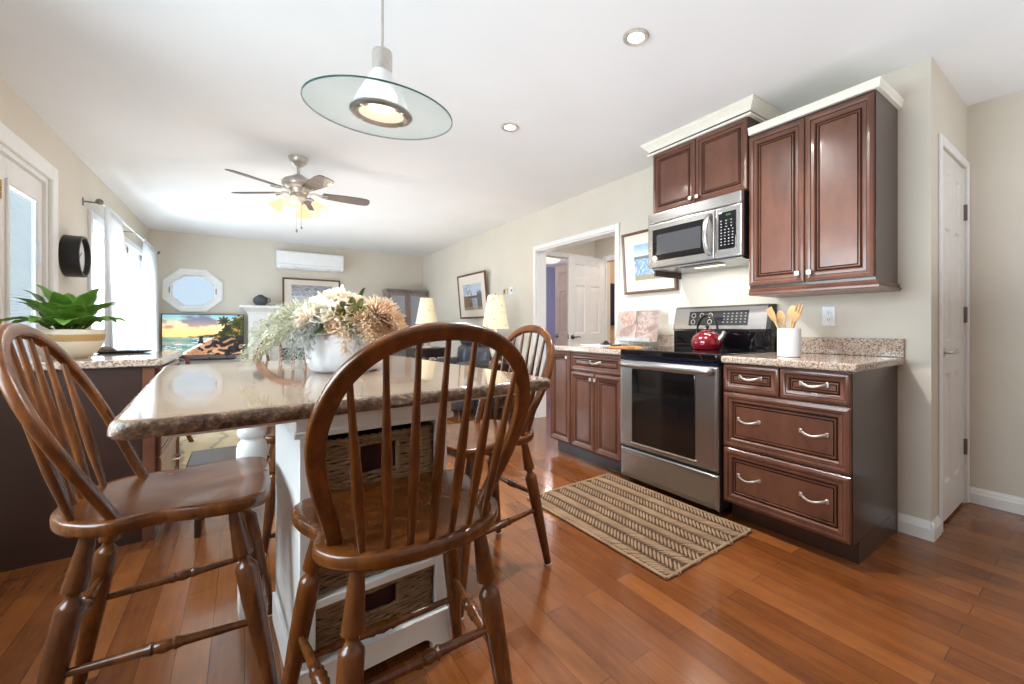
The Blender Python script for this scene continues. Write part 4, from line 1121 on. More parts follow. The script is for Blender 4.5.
ROSE = [(7, 0.05, 1.0, 0.34, 0.5), (7, 0.45, 0.92, 0.34, 0.7), (6, 0.8, 0.8, 0.32, 0.9), (5, 1.15, 0.62, 0.28, 1.0), (4, 1.4, 0.45, 0.22, 1.1)]
MUM = [(26, -0.7, 0.8, 0.06, 0.3), (30, -0.3, 0.9, 0.06, 0.3), (30, 0.1, 0.95, 0.06, 0.3), (26, 0.45, 0.95, 0.06, 0.3), (20, 0.8, 0.95, 0.06, 0.3), (14, 1.1, 0.9, 0.06, 0.3), (8, 1.4, 0.9, 0.06, 0.2)]
# camera looks along (+0.60, +0.80); view-left is (-0.8, +0.6)
vl, vf = Vector((-0.798, 0.602, 0)), Vector((0.602, 0.798, 0))
def VO(left, back, up): 
    q_ = vl * left + vf * back; return (q_.x, q_.y, up)
def VN(left, back, up): return vl * left + vf * back + Vector((0, 0, up))
gC, gP = 'cream blooms in the flower bowl', 'peach blooms in the flower bowl'
for off, n_, sz, lb in ((VO(0.035, -0.02, 0.232), VN(0.2, -0.5, 1), 0.085, 'large cream bloom at the top of the flower bowl'),
                        (VO(0.095, -0.03, 0.195), VN(0.8, -0.5, 0.8), 0.08, 'cream bloom at the upper left of the flower bowl, nearest the mantel picture'),
                        (VO(0.015, -0.09, 0.19), VN(0.05, -1, 0.5), 0.08, 'cream bloom facing the camera in the middle of the flower bowl'),
                        (VO(-0.035, -0.04, 0.226), VN(-0.3, -0.6, 1), 0.062, 'cream bloom right of the top bloom in the flower bowl'),
                        (VO(0.055, 0.08, 0.21), VN(0.4, 0.8, 1), 0.066, 'cream bloom at the back of the flower bowl'),
                        (VO(0.075, -0.10, 0.165), VN(0.7, -0.9, 0.3), 0.064, 'small cream bloom low on the left above the bowl rim'),
                        (VO(-0.025, -0.125, 0.158), VN(-0.1, -1, 0.3), 0.04, 'small cream bud low in the middle above the bowl rim')):
    bloom('cream_bloom', lb, off, n_, sz, 'cream_petal' if sz > 0.064 else 'blush_petal', ROSE, gC)
for off, n_, sz, lb in ((VO(-0.135, -0.05, 0.205), VN(-0.7, -0.3, 0.9), 0.066, 'shaggy peach bloom at the upper right of the flower bowl'),
                        (VO(-0.10, -0.08, 0.165), VN(-0.4, -1, -0.1), 0.06, 'shaggy tan bloom drooping over the right rim of the bowl'),
                        (VO(-0.165, -0.02, 0.165), VN(-1, -0.4, 0.1), 0.064, 'shaggy peach bloom at the far right of the flower bowl'),
                        (VO(-0.10, 0.06, 0.21), VN(-0.5, 0.7, 1), 0.07, 'shaggy peach bloom at the back right of the flower bowl')):
    bloom('peach_bloom', lb, off, n_, sz, 'peach_petal' if 'peach' in lb else 'tan_petal', MUM, gP)
sf = thing('seed_head', 'dark olive seed head with green leaves between cream and peach blooms', 'flower', Vector((VX, VY, VZ)) + Vector(VO(-0.07, -0.095, 0.21)))
p = Vector(sf.location); n, u, v = frame_of(VN(-0.2, -1, 0.45))
mb = MB().sphere(p, 0.024, 14, 10); mb.build('seed_disc', pbr('olive_seed_disc', (84, 78, 28), 0.9, bump=0.8, bs=140), sf)
mb = MB()
for k in range(9):
    a = 2 * PI * k / 9; rd = u * math.cos(a) + v * math.sin(a); petal(mb, p + rd * 0.014 - n * 0.008, rd + n * 0.15, n, 0.045, 0.012, 0.4)
solidify(mb.build('sepals', M['olive'], sf, angle=80, normals=False), 0.0006)
stem_to(sf, p - n * 0.01, 'green_stem')
for off, d, L, lb in ((VO(-0.015, -0.115, 0.172), VN(0.4, -0.6, -0.3), 0.09, 'dark green leaf below the middle cream bloom'), (VO(-0.045, -0.11, 0.19), VN(-0.5, -0.5, -0.2), 0.08, 'dark green leaf under the olive seed head'), (VO(-0.05, 0.0, 0.25), VN(-0.1, 0.0, 1), 0.055, 'slim green leaf tip above the blooms')):
    p = Vector((VX, VY, VZ)) + Vector(off); t = thing('green_leaf', lb, 'leaf', p, 0, 'green leaves in the flower bowl')
    mb = MB(); petal(mb, p, d, (0, 0, 1), L, 0.016, -0.4, 0.25, 7)
    solidify(mb.build('blade', pbr('deep_green_leaf', (58, 88, 30), 0.5), t, angle=80, normals=False), 0.0006)
    stem_to(t, p, 'green_stem', 0.0018)
def spray(label, base_off, path, mat, leaf, dens, group, name='feathery_spray', r=0.0016):
    b = Vector((VX, VY, VZ))
    if mat == 'sage': path = [(x * 0.9, y * 0.9, z * 0.92) for x, y, z in path]
    pts = catmull([b + Vector(base_off)] + [b + Vector(q_) for q_ in path], 8)
    t = thing(name, label, 'dried spray', pts[0], 0, group)
    MB().tube(pts, [r * (1.25 - i / len(pts)) for i in range(len(pts))], 5).build('stem', M['stem'], t)
    mb = MB(); n_ = len(pts); tot = int(dens)
    for k in range(tot):
        f = 0.18 + 0.82 * k / tot; i = min(n_ - 2, int(f * (n_ - 1))); p = pts[i].lerp(pts[i + 1], f * (n_ - 1) - i)
        tg = (pts[i + 1] - pts[i]).normalized(); _, u, v = frame_of(tg)
        a = k * 2.4 + rnd.uniform(-0.4, 0.4); rd = u * math.cos(a) + v * math.sin(a)
        tl = leaf * (1.15 - 0.75 * f) * rnd.uniform(0.75, 1.2)
        d = (tg * 0.9 + rd).normalized()
        # a twiglet with tiny leaflets
        e = p + d * tl
        mb.tube([p, e], [0.0007, 0.0004], 3)
        for s in range(4):
            c_ = p.lerp(e, 0.35 + 0.2 * s); q2 = (rd * rnd.uniform(-1, 1) + u * rnd.uniform(-1, 1) + tg * 0.9 + v * rnd.uniform(-1, 1)).normalized()
            petal(mb, c_, q2, Vector((0, 0, 1)) if abs(q2.z) < 0.9 else Vector((1, 0, 0)), tl * 0.36, tl * 0.075, 0.3, 0.2, 2)
    solidify(mb.build('leaflets', M[mat], t, angle=0, normals=False), 0.0004)
    return t
gs = 'pale feathery sprays in the flower bowl'
for k, (pa, lb) in enumerate((
    ((VO(0.14, -0.07, 0.21), VO(0.24, -0.12, 0.16), VO(0.31, -0.15, 0.06)), 'longest pale spray arching left, its tip low over the table'),
    ((VO(0.13, -0.05, 0.22), VO(0.22, -0.08, 0.205), VO(0.30, -0.11, 0.15)), 'pale spray arching left above the longest spray'),
    ((VO(0.12, -0.03, 0.23), VO(0.20, -0.04, 0.235), VO(0.27, -0.05, 0.2)), 'pale spray reaching left at the top of the spray bunch'),
    ((VO(0.11, -0.1, 0.19), VO(0.19, -0.17, 0.13), VO(0.235, -0.21, 0.05)), 'pale spray drooping left in front of the bowl'),
    ((VO(0.12, 0.02, 0.21), VO(0.21, 0.03, 0.19), VO(0.29, 0.03, 0.12)), 'pale spray reaching left behind the others'),
    ((VO(0.09, -0.1, 0.18), VO(0.15, -0.17, 0.15), VO(0.19, -0.21, 0.09)), 'short pale spray over the left rim of the bowl'))):
    spray(lb, VO(0.03, -0.02, 0.11), pa, 'sage', 0.056, 90, gs)
gw = 'silvery fern sprays hanging over the bowl'
for pa, lb in (((VO(0.03, -0.13, 0.17), VO(0.045, -0.175, 0.11), VO(0.06, -0.19, 0.03)), 'silvery fern spray hanging down the front of the bowl'),
               ((VO(0.06, -0.12, 0.165), VO(0.09, -0.16, 0.11), VO(0.11, -0.17, 0.045)), 'silvery fern spray hanging at the left front of the bowl'),
               ((VO(-0.07, -0.12, 0.17), VO(-0.12, -0.16, 0.11), VO(-0.14, -0.17, 0.02)), 'silvery fern spray hanging at the right front of the bowl')):
    spray(lb, VO(0.0, -0.04, 0.11), pa, 'silver', 0.05, 80, gw, 'fern_spray')
gp = 'peach plumes in the flower bowl'
for pa, lb in (((VO(-0.08, -0.1, 0.17), VO(-0.13, -0.15, 0.16), VO(-0.17, -0.19, 0.12)), 'peach plume leaning right over the bowl rim'),
               ((VO(-0.1, -0.03, 0.2), VO(-0.17, -0.05, 0.2), VO(-0.22, -0.07, 0.16)), 'peach plume at the far right of the arrangement'),
               ((VO(-0.06, -0.11, 0.17), VO(-0.085, -0.17, 0.14), VO(-0.1, -0.2, 0.08)), 'peach plume hanging over the front of the bowl')):
    spray(lb, VO(-0.02, -0.03, 0.11), pa, 'tan_petal', 0.05, 70, gp, 'peach_plume')
# ------------------------------------------------------------------ window-side island cabinet and the plant
ic = thing('island_cabinet', 'low mahogany cabinet with drawers facing the room, beside the garden door', 'cabinet', (-0.69, 3.385, 0))
IX0, IX1, IY0, IY1 = -1.02, -0.363, 2.96, 3.80
MB().box(IX0, IX1, IY0 + 0.004, IY1, 0.0, 0.8755, 0.002).build('body', M['dark_wood'], ic)
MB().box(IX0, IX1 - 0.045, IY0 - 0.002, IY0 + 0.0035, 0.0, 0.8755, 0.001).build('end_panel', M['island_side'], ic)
MB().box(IX1 - 0.044, IX1 + 0.002, IY0 - 0.006, IY0 + 0.0035, 0.0, 0.8755, 0.003).build('corner_stile', M['cab'], ic)
for z0, z1 in ((0.70, 0.86), (0.41, 0.69), (0.11, 0.40)):
    p, m = door_prof(0.9)
    d = MB().panel(IY1 - IY0 - 0.05, z1 - z0, p, (IX1, IY0 + 0.03, z0), (0, 1, 0), (0, 0, 1), m).build('drawer', [M['cab'], M['glaze']], ic)
    for yy in (3.17, 3.59):
        pts = catmull([(IX1 + 0.006, yy - 0.06, (z0 + z1) / 2), (IX1 + 0.04, yy - 0.045, (z0 + z1) / 2), (IX1 + 0.045, yy, (z0 + z1) / 2 - 0.004), (IX1 + 0.04, yy + 0.045, (z0 + z1) / 2), (IX1 + 0.006, yy + 0.06, (z0 + z1) / 2)], 4)
        MB().tube(pts, 0.006, 8).build('handle', M['nickel'], d)
it = thing('island_countertop', 'polished speckled granite slab on the low mahogany cabinet', 'countertop', (-0.69, 3.38, 0.876))
MB().prism(rrect(IX0 - 0.01, IX1 + 0.03, IY0 - 0.03, IY1 + 0.03, 0.015, 4), 0.876, 0.914, bev=0.008, seg=3).build('slab', M['granite'], it)
ty = thing('tray', 'thin dark oval tray lying on the granite behind the potted plant', 'tray', (-0.60, 3.70, 0.9145))
MB().lathe([(0.10, 0), (0.125, 0.004), (0.14, 0.012), (0.136, 0.014), (0.12, 0.007), (0.01, 0.005)], 40, TR((-0.60, 3.70, 0.9145)), sx=1.0, sy=0.5).build('dish', M['charcoal'], ty)

PX, PY, PZ = -0.722, 3.268, 0.9145
pt = thing('potted_plant', 'broad-leaved green plant in a cream bowl with a tan band', 'plant', (PX, PY, PZ))
q = N('cream_stoneware_with_tan_band'); tc = q.add('ShaderNodeTexCoord'); sx_ = q.add('ShaderNodeSeparateXYZ'); q.link(tc.outputs['Object'], sx_.inputs[0])
wob = q.math('ADD', sx_.outputs[2], q.math('MULTIPLY', q.math('SUBTRACT', q.noise(tc.outputs['Object'], 4, 2), 0.5), 0.02))
sel = q.math('MULTIPLY', q.math('GREATER_THAN', wob, 0.088), q.math('LESS_THAN', wob, 0.122))
q.col(q.mix(sel, (224, 212, 190), (188, 152, 98))); q.set(0.35, 0, 0.15); M['pot'] = q.m
MB().lathe([(0.062, 0), (0.072, 0.002), (0.100, 0.026), (0.122, 0.066), (0.131, 0.11), (0.130, 0.142), (0.126, 0.147), (0.121, 0.142), (0.122, 0.11), (0.108, 0.05), (0.01, 0.03)], 48, TR((PX, PY, PZ))).build('pot', M['pot'], pt)
MB().lathe([(0.0, 0.132), (0.08, 0.135), (0.1215, 0.13), (0.1215, 0.12), (0.0, 0.12)], 32, TR((PX, PY, PZ))).build('soil', pbr('potting_soil', (52, 38, 28), 0.95, bump=0.8, bs=80), pt)
q = N('bright_green_leaf'); v = q.coord(); f = q.noise(v, 9, 3); q.col(q.ramp(f, [(0.25, (84, 136, 46)), (0.5, (126, 178, 70)), (0.75, (162, 206, 104))])); q.set(0.35, 0, 0.1)
tl = q.add('ShaderNodeBsdfTranslucent'); tl.inputs[0].default_value = lin((104, 160, 50)); m1 = q.add('ShaderNodeMixShader'); m1.inputs[0].default_value = 0.4
q.link(q.b.outputs[0], m1.inputs[1]); q.link(tl.outputs[0], m1.inputs[2]); q.link(m1.outputs[0], q.out.inputs[0]); M['leaf'] = q.m
mb = MB(); st = MB()
def plant_leaf(az, elev, L, w, droop, r0=0.05, twist=0.0):
    base = Vector((PX + r0 * math.cos(az), PY + r0 * math.sin(az), PZ + 0.14))
    hd = Vector((math.cos(az), math.sin(az), 0)); e = elev; p = base; path = [p]; seg = 12
    for i in range(seg):
        p = p + (hd * math.cos(e) + Vector((0, 0, 1)) * math.sin(e)) * (L / seg); path.append(p); e -= droop / seg * (0.4 + 1.4 * i / seg)
    sd = Vector((-hd.y, hd.x, 0)); sd = (sd * math.cos(twist) + Vector((0, 0, 1)) * math.sin(twist)).normalized()
    st.tube(path[:4], [0.005, 0.0045, 0.004, 0.0035], 6)
    grid = []
    for i in range(2, seg + 1):
        t_ = (i - 2) / (seg - 2); wd = w * (math.sin(PI * (0.08 + 0.92 * t_) ** 0.8) ** 0.8 if t_ < 1 else 0.0) + 0.0008
        tg = (path[min(i + 1, seg)] - path[i - 1]).normalized(); nrm = sd.cross(tg).normalized()
        if nrm.z < 0: nrm = -nrm
        ph = rnd.uniform(-1, 1) * 0.1
        grid.append([path[i] + sd * (j * wd) + nrm * (0.30 * wd * abs(j) + 0.09 * wd * math.sin(i * 1.9 + j * 2 + ph)) for j in (-1, -0.66, -0.33, 0, 0.33, 0.66, 1)])
    mb.surf(grid)
for k in range(9): plant_leaf(2 * PI * k / 9 + rnd.uniform(-0.2, 0.2), R(46 + rnd.uniform(-8, 8)), rnd.uniform(0.17, 0.21), rnd.uniform(0.040, 0.048), R(95), 0.05)
for k in range(13): plant_leaf(2 * PI * k / 13 + 0.3 + rnd.uniform(-0.2, 0.2), R(64 + rnd.uniform(-8, 8)), rnd.uniform(0.19, 0.24), rnd.uniform(0.046, 0.056), R(52), 0.035)
for k in range(7): plant_leaf(2 * PI * k / 7 + 0.1 + rnd.uniform(-0.2, 0.2), R(78 + rnd.uniform(-8, 6)), rnd.uniform(0.22, 0.27), rnd.uniform(0.046, 0.056), R(38), 0.02, rnd.uniform(-0.3, 0.3))
st.build('stems', M['green_stem'], pt)
solidify(mb.build('foliage', M['leaf'], pt, angle=80, normals=False), 0.0008)

# ------------------------------------------------------------------ jute mat in front of the range
M['jute'] = wood('natural_jute', (100, 77, 56), (158, 128, 99), (198, 170, 138), 0.9, 0, (90, 90, 20), 4)
mt = thing('jute_mat', 'braided herringbone jute mat on the floor before the range', 'mat', (1.765, 1.71, 0), R(1))
hw, hl = 0.345, 0.535
MB().prism(rrect(-hw, hw, -hl, hl, 0.02, 4), 0.0005, 0.008).build('backing', pbr('mat_backing', (78, 56, 36), 0.95), mt, local=True)
mb = MB(); cols = 10; cw = 2 * hw / cols; pitch = 0.0235
strand = MB().sphere((0, 0, 0), 1, 6, 5).bm
for c_ in range(cols):
    sg = 1 if c_ % 2 else -1
    for k in range(int(2 * hl / pitch)):
        x = -hw + cw * (c_ + 0.5); y = -hl + pitch * (k + 0.5) + rnd.uniform(-0.0015, 0.0015)
        t2 = strand.copy(); mb._add(t2, TR((x, y, 0.0085), rz=sg * R(44)) @ Matrix.Diagonal((cw * 0.68, pitch * 0.30, 0.0074 * rnd.uniform(0.8, 1.15), 1)))
for x0, y0, x1, y1 in ((-hw, -hl, hw, -hl), (-hw, hl, hw, hl), (-hw, -hl, -hw, hl), (hw, -hl, hw, hl)):
    n_ = int(math.hypot(x1 - x0, y1 - y0) / 0.009)
    mb.tube([(x0 + (x1 - x0) * k / n_, y0 + (y1 - y0) * k / n_, 0.0078) for k in range(n_ + 1)], [0.0078 + 0.0016 * math.sin(k * 2.2) for k in range(n_ + 1)], 7)
mb.build('braid', M['jute'], mt, local=True, angle=80, normals=False)

# ------------------------------------------------------------------ glass disc pendant
pc = Vector((0.425, 1.735, 1.90))
pl = thing('pendant_lamp', 'clear glass disc pendant lamp hanging over the granite table', 'pendant lamp', pc)
PM = Matrix.Translation(pc) @ Matrix.Rotation(math.atan(0.06), 4, 'X')
rd_ = 0.267
def plathe(prof, seg=40, **k): return MB().lathe(prof, seg, PM, **k)
dg = plathe([(0.055, 0.0), (rd_ - 0.004, 0.0), (rd_ - 0.004, 0.008), (0.055, 0.008)], 72, cap0=False, cap1=False).build('glass_disc', M['disc_glass'], pl)
plathe([(rd_ - 0.0038, 0.001), (rd_, 0.0025), (rd_, 0.0055), (rd_ - 0.0038, 0.007)], 72, cap0=False, cap1=False).build('disc_rim', M['disc_edge'], dg)
plathe([(0.080, -0.004), (0.092, -0.012), (0.106, -0.010), (0.113, -0.002), (0.112, 0.002), (0.104, 0.0125), (0.09, 0.0125), (0.082, -0.003)], 48, cap0=False, cap1=False).build('ring', M['dark_nickel'], pl)
plathe([(0.104, 0.0128), (0.1, 0.025), (0.08, 0.07), (0.05, 0.125), (0.038, 0.15), (0.034, 0.158)], 40, cap0=False).build('reflector', M['white_plastic'], pl)
plathe([(0.032, 0.157), (0.036, 0.16), (0.036, 0.225), (0.033, 0.236), (0.02, 0.243), (0.007, 0.245)], 32).build('socket_cover', M['nickel'], pl)
df = plathe([(0.0, -0.001), (0.084, -0.001), (0.084, 0.004), (0.0, 0.004)], 40).build('diffuser', emit('lit_frosted_diffuser', (255, 230, 200), 1.0), pl)
for a in (0.6, 2.17, 3.74, 5.31):
    mb = MB().lathe([(0.006, -0.012), (0.007, -0.009), (0.007, -0.004), (0.005, -0.003)], 12, PM @ Matrix.Translation((0.098 * math.cos(a), 0.098 * math.sin(a), 0)))
    mb.build('clip', M['nickel'], pl)
top = PM @ Vector((0, 0, 0.243))
MB().cyl(top, (top.x, top.y, H - 0.02), 0.0048, seg=10).build('rod', M['nickel'], pl)
MB().lathe([(0.062, H), (0.062, H - 0.006), (0.045, H - 0.02), (0.012, H - 0.026)], 28, TR((top.x, top.y, 0))).build('ceiling_canopy', M['nickel'], pl)
def point(name, loc, power, col=(1, 0.82, 0.6), r=0.03):
    l = bpy.data.lights.new(name, 'POINT'); l.energy = power; l.color = col; l.shadow_soft_size = r
    o = bpy.data.objects.new(name, l); C.objects.link(o); o.location = loc; return o
point('pendant_bulb_light', pc + Vector((0, 0, -0.05)), 2.5, r=0.06)

def can(x, y, label):
    t = thing('recessed_light', label, 'ceiling light', (x, y, H))
    MB().lathe([(0.062, H - 0.0005), (0.062, H - 0.004), (0.056, H - 0.009), (0.040, H - 0.006), (0.036, H - 0.0005)], 40, TR((x, y, 0)), cap0=False, cap1=False).build('trim_ring', M['nickel'], t)
    MB().lathe([(0.0, H - 0.0055), (0.02, H - 0.0062), (0.034, H - 0.0058), (0.0375, H - 0.003), (0, H - 0.001)], 28, TR((x, y, 0))).build('lamp', M['can_glow'], t)
    l = bpy.data.lights.new('downlight', 'SPOT'); l.energy = 112; l.spot_size = R(150); l.spot_blend = 0.6; l.color = (1, 0.98, 0.95); l.shadow_soft_size = 0.04
    o = bpy.data.objects.new('downlight', l); C.objects.link(o); o.location = (x, y, H - 0.02)
can(1.468, 1.381, 'recessed nickel-rimmed ceiling light nearest the brown wall cabinets')
can(1.444, 2.518, 'recessed nickel-rimmed ceiling light farther off, above and right of the glass pendant')

# ------------------------------------------------------------------ ceiling fan
fc = Vector((0.349, 4.004, 0))
fn = thing('ceiling_fan', 'brushed nickel ceiling fan with five brown blades and lit glass shades', 'ceiling fan', (fc.x, fc.y, H))
def flathe(prof, seg=36): return MB().lathe(prof, seg, TR((fc.x, fc.y, 0)))
flathe([(0.07, H), (0.07, H - 0.012), (0.06, H - 0.04), (0.035, H - 0.065), (0.02, H - 0.072)]).build('canopy', M['nickel'], fn)
MB().cyl((fc.x, fc.y, H - 0.07), (fc.x, fc.y, 2.295), 0.0125).build('downrod', M['nickel'], fn)
flathe([(0.02, 2.30), (0.035, 2.292), (0.06, 2.275), (0.10, 2.255), (0.115, 2.235), (0.115, 2.212), (0.10, 2.19), (0.075, 2.178), (0.07, 2.15), (0.06, 2.14)]).build('motor', M['nickel'], fn)
flathe([(0.055, 2.14), (0.06, 2.135), (0.06, 2.11), (0.045, 2.095), (0.02, 2.085), (0.012, 2.075)]).build('light_hub', M['nickel'], fn)
bl = []
M['blade'] = wood('walnut_fan_blade', (74, 64, 58), (92, 80, 73), (110, 97, 90), 0.45, 0.1)
for k in range(5):
    a = R(-75 + 72 * k)
    BM = TR((fc.x, fc.y, 2.150), rz=a)
    mb = MB()
    mb.tube([BM @ Vector((0.075, 0, 0.0)), BM @ Vector((0.11, 0, 0.012)), BM @ Vector((0.15, 0, 0.004))], [0.016, 0.012, 0.014], 10, up=(0, 0, 1), sx=0.5)
    mb.tube([BM @ Vector((0.14, 0, 0.002)), BM @ Vector((0.165, 0.028, 0)), BM @ Vector((0.205, 0.03, 0))], 0.006, 8).tube([BM @ Vector((0.14, 0, 0.002)), BM @ Vector((0.165, -0.028, 0)), BM @ Vector((0.205, -0.03, 0))], 0.006, 8)
    mb.build('blade_iron', M['nickel'], fn)
    poly = [(0.17, -0.042), (0.30, -0.055), (0.44, -0.062), (0.50, -0.058), (0.522, -0.04), (0.528, 0.0), (0.522, 0.04), (0.50, 0.058), (0.44, 0.062), (0.30, 0.055), (0.17, 0.042)]
    MB().prism(poly, 0.004, 0.0105, BM @ Matrix.Rotation(R(-13), 4, 'X'), 0.002).build('blade', M['blade'], fn)
M['lamp_glass'] = emit('lit_amber_glass_shade', (255, 226, 178), 1.1)
for k in range(4):
    a = R(-20 + 90 * k); hd = Vector((math.cos(a), math.sin(a), 0)); b = Vector((fc.x, fc.y, 2.105)) + hd * 0.05
    e = b + hd * 0.055 + Vector((0, 0, -0.018))
    MB().tube(catmull([b, b + hd * 0.035 + Vector((0, 0, 0.004)), e], 4), 0.009, 10).build('lamp_arm', M['nickel'], fn)
    dr = (hd * 0.75 + Vector((0, 0, -0.8))).normalized(); rot = Vector((0, 0, -1)).rotation_difference(dr).to_matrix().to_4x4()
    shd = MB().lathe([(0.02, 0.0), (0.026, -0.01), (0.03, -0.03), (0.042, -0.06), (0.055, -0.085), (0.064, -0.098), (0.062, -0.098), (0.05, -0.08), (0.037, -0.055), (0.024, -0.02)], 28, Matrix.Translation(e) @ rot, cap0=False, cap1=False).build('lamp_shade', M['lamp_glass'], fn)
    MB().sphere(e + dr * 0.055, 0.022, 12, 8).build('bulb', M['lens_white'], shd)
    point('fan_bulb_light', e + dr * 0.12, 2.2, r=0.03)
for dx, dy, zz in ((0.02, -0.015, 1.86), (-0.012, 0.012, 1.835)):
    ch_ = MB().cyl((fc.x + dx, fc.y + dy, 2.09), (fc.x + dx, fc.y + dy, zz + 0.03), 0.0014, seg=6).build('pull_chain', M['nickel'], fn)
    MB().lathe([(0.002, 0.034), (0.006, 0.028), (0.007, 0.01), (0.003, 0.0)], 10, TR((fc.x + dx, fc.y + dy, zz))).build('pull_knob', M['dark_nickel'], ch_)

# ------------------------------------------------------------------ window wall: clock, curtain rod, sheers
ck = thing('wall_clock', 'deep black drum clock on the wall between garden door and curtain', 'clock', (XL, 4.715, 1.60))
CKM = TR((XL + 0.001, 4.715, 1.60)) @ Matrix.Rotation(PI / 2, 4, 'Y')
MB().lathe([(0.150, 0.0), (0.154, 0.003), (0.154, 0.097), (0.151, 0.1), (0.138, 0.1), (0.136, 0.097), (0.136, 0.065), (0.01, 0.065)], 56, CKM).build('case', M['black'], ck)
MB().lathe([(0.135, 0.0655), (0.135, 0.069), (0.0, 0.069)], 48, CKM).build('face', M['white_plastic'], ck)
for a, L, w_ in ((0.6, 0.065, 0.004), (2.6, 0.1, 0.003)):
    mb = MB().box(-w_, w_, -0.015, L, 0.070, 0.0715); mb.bm.transform(CKM @ Matrix.Rotation(a, 4, 'Z')); mb.build('hand', M['black'], ck)
cr_ = thing('curtain_rod', 'thin nickel curtain rod on brackets above the patio window', 'curtain rod', (XL + 0.1, 6.2, 2.115))
RZ = 2.105
MB().cyl((XL + 0.105, 5.12, RZ), (XL + 0.105, 8.0, RZ), 0.0085, seg=12).build('rod', M['white_plastic'], cr_)
for y in (5.14, 6.5, 7.96):
    mb = MB().cyl((XL + 0.002, y, RZ), (XL + 0.105, y, RZ), 0.006, seg=8).box(XL + 0.0005, XL + 0.006, y - 0.012, y + 0.012, RZ - 0.035, RZ + 0.03, 0.002)
    mb.tube([(XL + 0.105, y, RZ - 0.011), (XL + 0.118, y, RZ), (XL + 0.105, y, RZ + 0.011)], 0.004, 6); mb.build('bracket', M['dark_nickel'], cr_)
for y, s in ((5.12, -1), (8.0, 1)):
    MB().lathe([(0.008, 0), (0.014, 0.006), (0.009, 0.012), (0.022, 0.028), (0.024, 0.04), (0.012, 0.054), (0.003, 0.06)], 16, TR((XL + 0.105, y, RZ)) @ Matrix.Rotation(-s * PI / 2, 4, 'X')).build('finial', M['dark_nickel'], cr_)
def curtain(label, y0, y1, y0b, y1b, folds):
    t = thing('sheer_curtain', label, 'curtain', (XL + 0.105, (y0 + y1) / 2, RZ))
    grid = []; nz_, ny_ = 26, folds * 10
    for j in range(nz_ + 1):
        f = j / nz_; z = RZ - 0.014 - f * (RZ - 0.04); fl = f ** 0.7
        a, b = y0 + (y0b - y0) * fl, y1 + (y1b - y1) * fl
        row = []
        for i in range(ny_ + 1):
            s = i / ny_; amp = 0.014 + 0.022 * min(1, f * 1.6)
            y = a + (b - a) * s + 0.01 * math.sin(s * 9 + f * 3)
            row.append(Vector((XL + 0.105 + amp * math.sin(s * folds * 2 * PI + 0.8 * math.sin(f * 2.2 + s * 3)) + 0.035 * f * math.sin(s * 3 + 1), y, z)))
        grid.append(row)
    solidify(MB().surf(grid).build('drape', M['sheer'], t, angle=180, normals=False), 0.0008)
    mb = MB(); mb.tube([(XL + 0.105, y0 + (y1 - y0) * k / 30, RZ + 0.002 * math.sin(k * 2)) for k in range(31)], [0.0165 + 0.003 * math.sin(k * 2.1) for k in range(31)], 10)
    mb.build('rod_pocket', M['sheer'], t)
    return t
curtain('white sheer curtain at the near side of the patio window, by the clock', 5.24, 5.86, 5.20, 6.35, 7)
curtain('white sheer curtain at the far corner, beside the television', 7.0, 7.93, 6.6, 8.1, 9)
